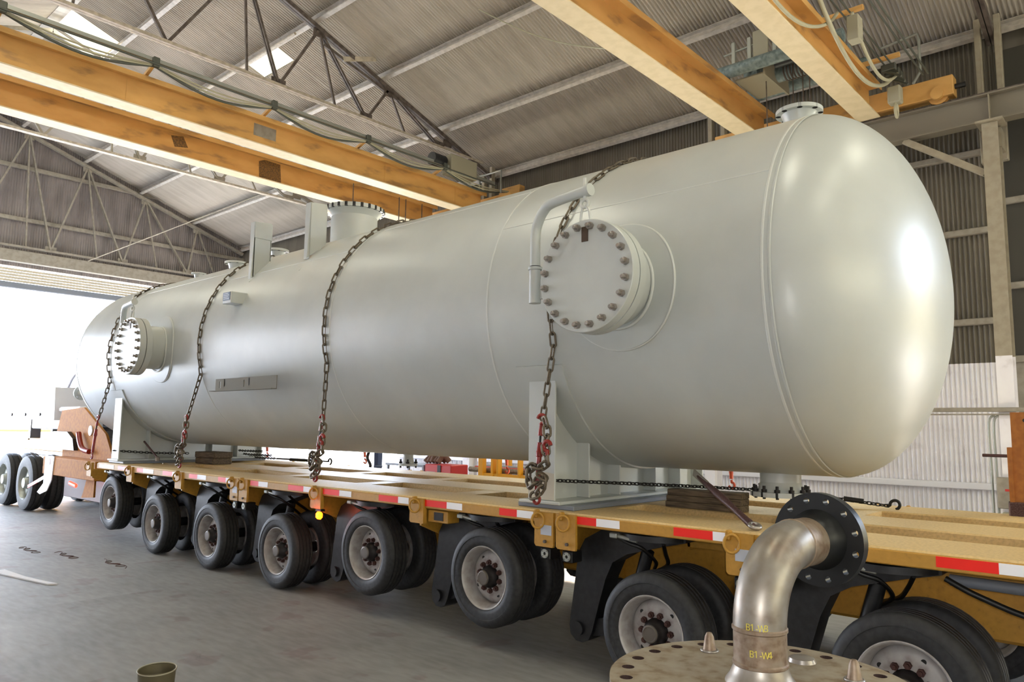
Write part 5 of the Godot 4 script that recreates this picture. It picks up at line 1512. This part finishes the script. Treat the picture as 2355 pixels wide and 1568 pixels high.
func background() -> void:
	# pipe rack, tool chest, jack and oddments along the far wall
	var r := thing("pipe_rack", "yellow steel rack on the floor behind the trailer, left of the near saddle", "rack", Vector3(0, 0, 0))
	for e in [[-9.2, 0.11], [-8.93, 0.05], [-8.8, 0.05], [-8.32, 0.05], [-7.6, 0.08]]:
		part("post", MB.new().span(Vector3(e[0] - e[1] * 0.5, 0.0, -9.55), Vector3(e[0] + e[1] * 0.5, 1.35, -9.45), 0.006), M.rack_yellow, r)
	for y in [0.87, 1.32, 0.3]:
		part("beam", MB.new().span(Vector3(-9.2, y - 0.04, -9.54), Vector3(-7.6, y + 0.04, -9.46), 0.006), M.rack_yellow, r)
	for z in [-10.2]:
		for x in [-9.2, -7.6]:
			part("post", MB.new().span(Vector3(x - 0.04, 0.0, z - 0.04), Vector3(x + 0.04, 1.35, z + 0.04), 0.006), M.rack_yellow, r)
			part("side_beam", MB.new().span(Vector3(x - 0.03, 0.83, z), Vector3(x + 0.03, 0.91, -9.5)), M.rack_yellow, r)
	for i in 4:
		var p := thing("steel_pipe", ["rusty pipe on the yellow rack, front one", "red painted pipe on the yellow rack, second one", "grey pipe on the yellow rack, third one", "brown pipe on the yellow rack, rear one"][i], "pipe", Vector3(0, 0, 0), "pipes on the yellow rack")
		var pr: float = [0.045, 0.05, 0.06, 0.05][i]
		part("tube", MB.new().cyl(Vector3(-9.6, 0.91 + pr, -9.6 - 0.15 * i), Vector3(-7.3, 0.91 + pr, -9.6 - 0.15 * i), pr, 14), [M.pipe_rusty, M.toolbox_red, M.tank_grey, M.lever_steel][i], p)
	var c := thing("tool_chest", "red tool chest with a dark band against the white wall behind the trailer", "tool chest", Vector3(-11.7, 0, -11.0))
	part("body", MB.new().box(Vector3(0, 0.55, 0), Vector3(0.8, 0.72, 0.5), Basis.IDENTITY, 0.015), M.toolbox_red, c)
	part("band", MB.new().box(Vector3(0.05, 0.55, 0.255), Vector3(0.1, 0.7, 0.012)), M.hub_dark, c)
	part("base", MB.new().box(Vector3(0, 0.1, 0), Vector3(0.76, 0.2, 0.46)), M.hub_dark, c)
	for y in [0.35, 0.55, 0.75]:
		part("drawer_handle", MB.new().box(Vector3(-0.2, y, 0.26), Vector3(0.25, 0.02, 0.02)), M.galvanised, c)
	var rag := thing("rag_heap", "brown heap of rags on the red tool chest", "rags", Vector3(-12.0, 0.91, -11.0))
	var rb := MB.new()
	for k in 5:
		rb.tube(curve([Vector3(-0.25 + k * 0.1, 0.03, 0.1), Vector3(-0.2 + k * 0.1, 0.13 + 0.04 * (k % 3), 0.0), Vector3(-0.12 + k * 0.1, 0.05, -0.1)], 5), 0.06, 8)
	part("cloth", rb, M.rag_brown, rag)
	var w := thing("work_table", "grey steel work table left of the red tool chest", "table", Vector3(-12.9, 0, -11.2))
	part("tabletop", MB.new().box(Vector3(0, 0.85, 0), Vector3(1.3, 0.05, 0.7), Basis.IDENTITY, 0.006), M.tank_grey, w)
	for sx in [-0.6, 0.6]:
		for sz in [-0.3, 0.3]:
			part("leg", MB.new().box(Vector3(sx, 0.41, sz), Vector3(0.05, 0.83, 0.05)), M.tank_grey, w)
	var j := thing("jack_stand", "dark blue jack stand with a crank behind the trailer, left of the small bottom nozzle", "jack", Vector3(-11.45, 0, -9.0))
	part("column", MB.new().box(Vector3(0, 0.7, 0), Vector3(0.12, 1.2, 0.12), Basis.IDENTITY, 0.01), M.jack_blue, j)
	part("base", MB.new().box(Vector3(0, 0.05, 0), Vector3(0.5, 0.1, 0.5), Basis.IDENTITY, 0.01), M.jack_blue, j)
	part("crank", MB.new().tube(PackedVector3Array([Vector3(0.05, 0.95, 0.08), Vector3(0.2, 0.95, 0.08), Vector3(0.2, 0.95, 0.2)]), 0.025, 8), M.jack_blue, j)
	part("hose_bundle", MB.new().tube(curve([Vector3(-0.12, 1.3, 0.08), Vector3(-0.2, 1.1, 0.1), Vector3(-0.1, 0.95, 0.1), Vector3(-0.18, 0.8, 0.1), Vector3(-0.1, 0.6, 0.1)], 6), 0.03, 8), M.hub_dark, j)
	var u := thing("service_pipe", "thin grey standing pipe on the white wall behind the trailer", "pipe", Vector3(-13.1, 0, -12.9))
	part("tube", MB.new().cyl(Vector3(0, 0, 0), Vector3(0, 2.4, 0), 0.04, 12), M.tank_grey, u)
	part("base", MB.new().cyl(Vector3(0, 0, 0), Vector3(0, 0.03, 0), 0.09, 14), M.tank_grey, u)
	# electrical gear on the column at the right
	var e := thing("electrical_box", "grey electrical box with conduits on the column at the right border", "electrical box", Vector3(-1.88, 0, -12.25))
	part("box", MB.new().box(Vector3(-0.02, 0.9, 0), Vector3(0.26, 0.42, 0.12), Basis.IDENTITY, 0.01), M.girt_grey, e)
	part("lower_box", MB.new().box(Vector3(0.0, 0.56, 0), Vector3(0.2, 0.16, 0.1), Basis.IDENTITY, 0.01), M.panel_grey, e)
	for x in [-0.22, -0.16]:
		part("conduit", MB.new().tube(curve([Vector3(x, 0.3, -0.1), Vector3(x, 1.2, -0.1), Vector3(x, 1.85, -0.1), Vector3(x + 0.08, 1.95, -0.1)], 5), 0.016, 8), M.galvanised, e)
	part("clamp", MB.new().tube(PackedVector3Array([Vector3(-0.3, 1.4, 0.0), Vector3(0.1, 1.4, 0.05)]), 0.022, 8), M.lever_steel, e)
	part("handle", MB.new().tube(curve([Vector3(0, 0.78, 0.08), Vector3(0.06, 0.8, 0.12), Vector3(0.14, 0.77, 0.1)], 5), 0.02, 8), M.hub_dark, e)
	part("red_stripe", MB.new().box(Vector3(0.02, 0.94, 0.062), Vector3(0.14, 0.03, 0.004)), M.toolbox_red, e)
	# floor finds
	var rp := MB.new()
	rp.prism(PackedVector2Array([Vector2(-10.2, -2.72), Vector2(-9.6, -2.76), Vector2(-9.25, -2.82), Vector2(-8.95, -2.88), Vector2(-9.0, -2.80), Vector2(-9.4, -2.72), Vector2(-9.9, -2.62), Vector2(-10.2, -2.6)]), Vector3(0, 0.001, 0), Vector3(1, 0, 0), Vector3(0, 0, 1), Vector3(0, 0.012, 0))
	tag(part("paper_strip", rp, M.paper_white, self), "torn white paper strip lying on the floor at the left border", "paper")
	for sc in [[-11.9, -3.35, 0.0], [-11.1, -3.55, 1.7], [-10.1, -3.75, 3.1]]:
		var sp := PackedVector3Array()
		for k in 40:
			var a := k * 0.55 + float(sc[2])
			sp.append(Vector3(sc[0] + k * 0.016 + cos(a) * 0.10, 0.001, sc[1] + sin(a * 1.3) * 0.05))
		tag(part("red_scribble", MB.new().tube(sp, 0.005, 4), M.nut_rust, self), ["faint red scribble on the floor, left one before the second wheel", "faint red scribble on the floor, middle one before the second wheel", "faint red scribble on the floor, nearest the second wheel"][[-11.9, -11.1, -10.1].find(sc[0])], "scribble", "red floor scribbles")
	# a body parked outside
	var o := thing("parked_van", "pale parked van body outside the door with round red marks", "van", Vector3(-42, 0, -11))
	part("body", MB.new().box(Vector3(0, 2.5, 0), Vector3(2.4, 2.6, 9), Basis.IDENTITY, 0.1), M.rack_yellow, o)
	part("white_panel", MB.new().box(Vector3(1.21, 3.2, 0), Vector3(0.02, 0.7, 5.5)), M.white_paint, o)
	for z in [0.6, 1.4]:
		part("red_disc", MB.new().cyl(Vector3(1.22, 3.2, z), Vector3(1.24, 3.2, z), 0.25, 20), M.toolbox_red, o)
	for z in [-3.0, 3.0]:
		part("wheel", MB.new().cyl(Vector3(0.8, 0.5, z), Vector3(1.25, 0.5, z), 0.5, 24), M.rubber, o)
	part("skirt", MB.new().box(Vector3(0, 0.95, 0), Vector3(2.3, 0.5, 8.6)), M.tank_grey, o)

func foreground() -> void:
	var c := Vector3(-1.025, 0.939, -2.293)
	var t := thing("pipe_spool", "bare steel elbow pipe with a black flange, rising from a big drilled steel flange", "pipe spool", c)
	var bores := MB.new()
	part("blind_flange", MB.new().flange(Vector3(0, -0.07, 0), Vector3.UP, 0.07, 0.06, 0.457, 0.4065, 24, 0.0205, 14, bores), M.blind_steel, t)
	part("mating_flange", MB.new().flange(Vector3(0, -0.145, 0), Vector3.UP, 0.07, 0.3, 0.457, 0.4065, 24, 0.0205, 10, bores), M.blind_steel, t)
	tag(part("bolt_holes", bores, M.bore_rust, t), "rusty bolt holes", "", "", "stuff")
	part("vessel_neck", MB.new().lathe(Vector3(0, -0.939, 0), Vector3.UP, [Vector2(0, 0), Vector2(0, 0.42), Vector2(0.03, 0.42), Vector2(0.03, 0.305), Vector2(0.72, 0.305), Vector2(0.795, 0.34)], 48), M.blind_steel, t)
	part("weld_neck", MB.new().lathe(Vector3.ZERO, Vector3.UP, [Vector2(-0.005, 0.108), Vector2(0.006, 0.104), Vector2(0.022, 0.092), Vector2(0.045, 0.082), Vector2(0.058, 0.0795)], 40), M.pipe_steel, t)
	part("lower_spool", MB.new().cyl(Vector3(0, 0.058, 0), Vector3(0, 0.158, 0), 0.0792, 40), M.pipe_rusty, t)
	for y in [0.058, 0.160]:
		part("weld_bead", MB.new().lathe(Vector3(0, y, 0), Vector3.UP, [Vector2(-0.008, 0.079), Vector2(-0.004, 0.083), Vector2(0.004, 0.083), Vector2(0.008, 0.079)], 40), M.pipe_rusty, t)
	var hd := Vector3(0.087, 0, -0.996).normalized()
	var R := 0.229
	var y0 := 0.160
	var el := PackedVector3Array()
	for k in 19:
		var a := PI * 0.5 * k / 18.0
		el.append(Vector3(0, y0, 0) + hd * (R - R * cos(a)) + Vector3(0, R * sin(a), 0))
	part("elbow", MB.new().tube(el, 0.0795, 40, false, false), M.pipe_steel, t)
	var e0 := Vector3(0, y0 + R, 0) + hd * R
	part("weld_bead", MB.new().lathe(e0, hd, [Vector2(-0.006, 0.0795), Vector2(-0.003, 0.0825), Vector2(0.003, 0.0825), Vector2(0.006, 0.0795)], 40), M.pipe_rusty, t)
	part("upper_spool", MB.new().cyl(e0, e0 + hd * 0.10, 0.0792, 40), M.pipe_rusty, t)
	part("flange_hub", MB.new().lathe(e0 + hd * 0.10, hd, [Vector2(0, 0.0792), Vector2(0.05, 0.092), Vector2(0.075, 0.103)], 40), M.flange_black, t)
	part("flange", MB.new().flange(e0 + hd * 0.175, hd, 0.036, 0.077, 0.159, 0.135, 12, 0.011, 12), M.flange_black, t)
	# two tapered lugs and a weld pad on the blind flange
	for p in [Vector3(-0.267, 0, -0.188), Vector3(0.203, 0, -0.219)]:
		var g := MB.new()
		g.lathe(p, Vector3.UP, [Vector2(0, 0.026), Vector2(0.01, 0.022), Vector2(0.05, 0.015), Vector2(0.062, 0.009), Vector2(0.064, 0)], 16)
		part("lug", g, M.pipe_rusty, t)
		part("weld", MB.new().tube(ring_pts(p + Vector3(0, 0.003, 0), Vector3.UP, 0.027, 18), 0.005, 6, true), M.stud_steel, t)
	var wp := MB.new()
	wp.lathe(Vector3(0.01, 0, -0.30), Vector3.UP, [Vector2(0, 0.045), Vector2(0.012, 0.04), Vector2(0.016, 0.03), Vector2(0.016, 0)], 24)
	part("weld_pad", wp, M.stud_steel, t)
	# paint marker writing on the pipe, letter by letter round its curve
	var f := SystemFont.new()
	f.font_names = PackedStringArray(["Droid Sans"])
	for row in [["B1-W3", 0.176, -0.10], ["B1-W4", 0.100, 0.02]]:
		var txt: String = row[0]
		for i in txt.length():
			var tm := TextMesh.new()
			tm.text = txt[i]
			tm.font = f
			tm.font_size = 32
			tm.pixel_size = 0.0008
			tm.depth = 0.0008
			var ang: float = atan2(1.025, 2.293) + row[2] + (i - 2) * 0.165
			var nn := Vector3(sin(ang), 0, cos(ang))
			var yy: float = row[1]
			inst("mark_letter", tm, M.mark_yellow, t, Transform3D(Basis(Vector3.UP.cross(nn), Vector3.UP, nn), nn * 0.0803 + Vector3(0, yy + 0.001 * sin(i * 2.0), 0)))
	# open can at the lower edge of the picture
	var k := thing("open_can", "olive brown open can on the floor at the lower edge", "can", Vector3(-4.5, 0, -2.0))
	part("body", MB.new().lathe(Vector3.ZERO, Vector3.UP, [Vector2(0, 0), Vector2(0, 0.085), Vector2(0.28, 0.1), Vector2(0.295, 0.105), Vector2(0.30, 0.104), Vector2(0.296, 0.099), Vector2(0.02, 0.083), Vector2(0.02, 0)], 32), M.can_olive, k)
	part("rim", MB.new().tube(ring_pts(Vector3(0, 0.298, 0), Vector3(0.05, 1, 0.04), 0.103, 32), 0.004, 6, true), M.panel_grey, k)
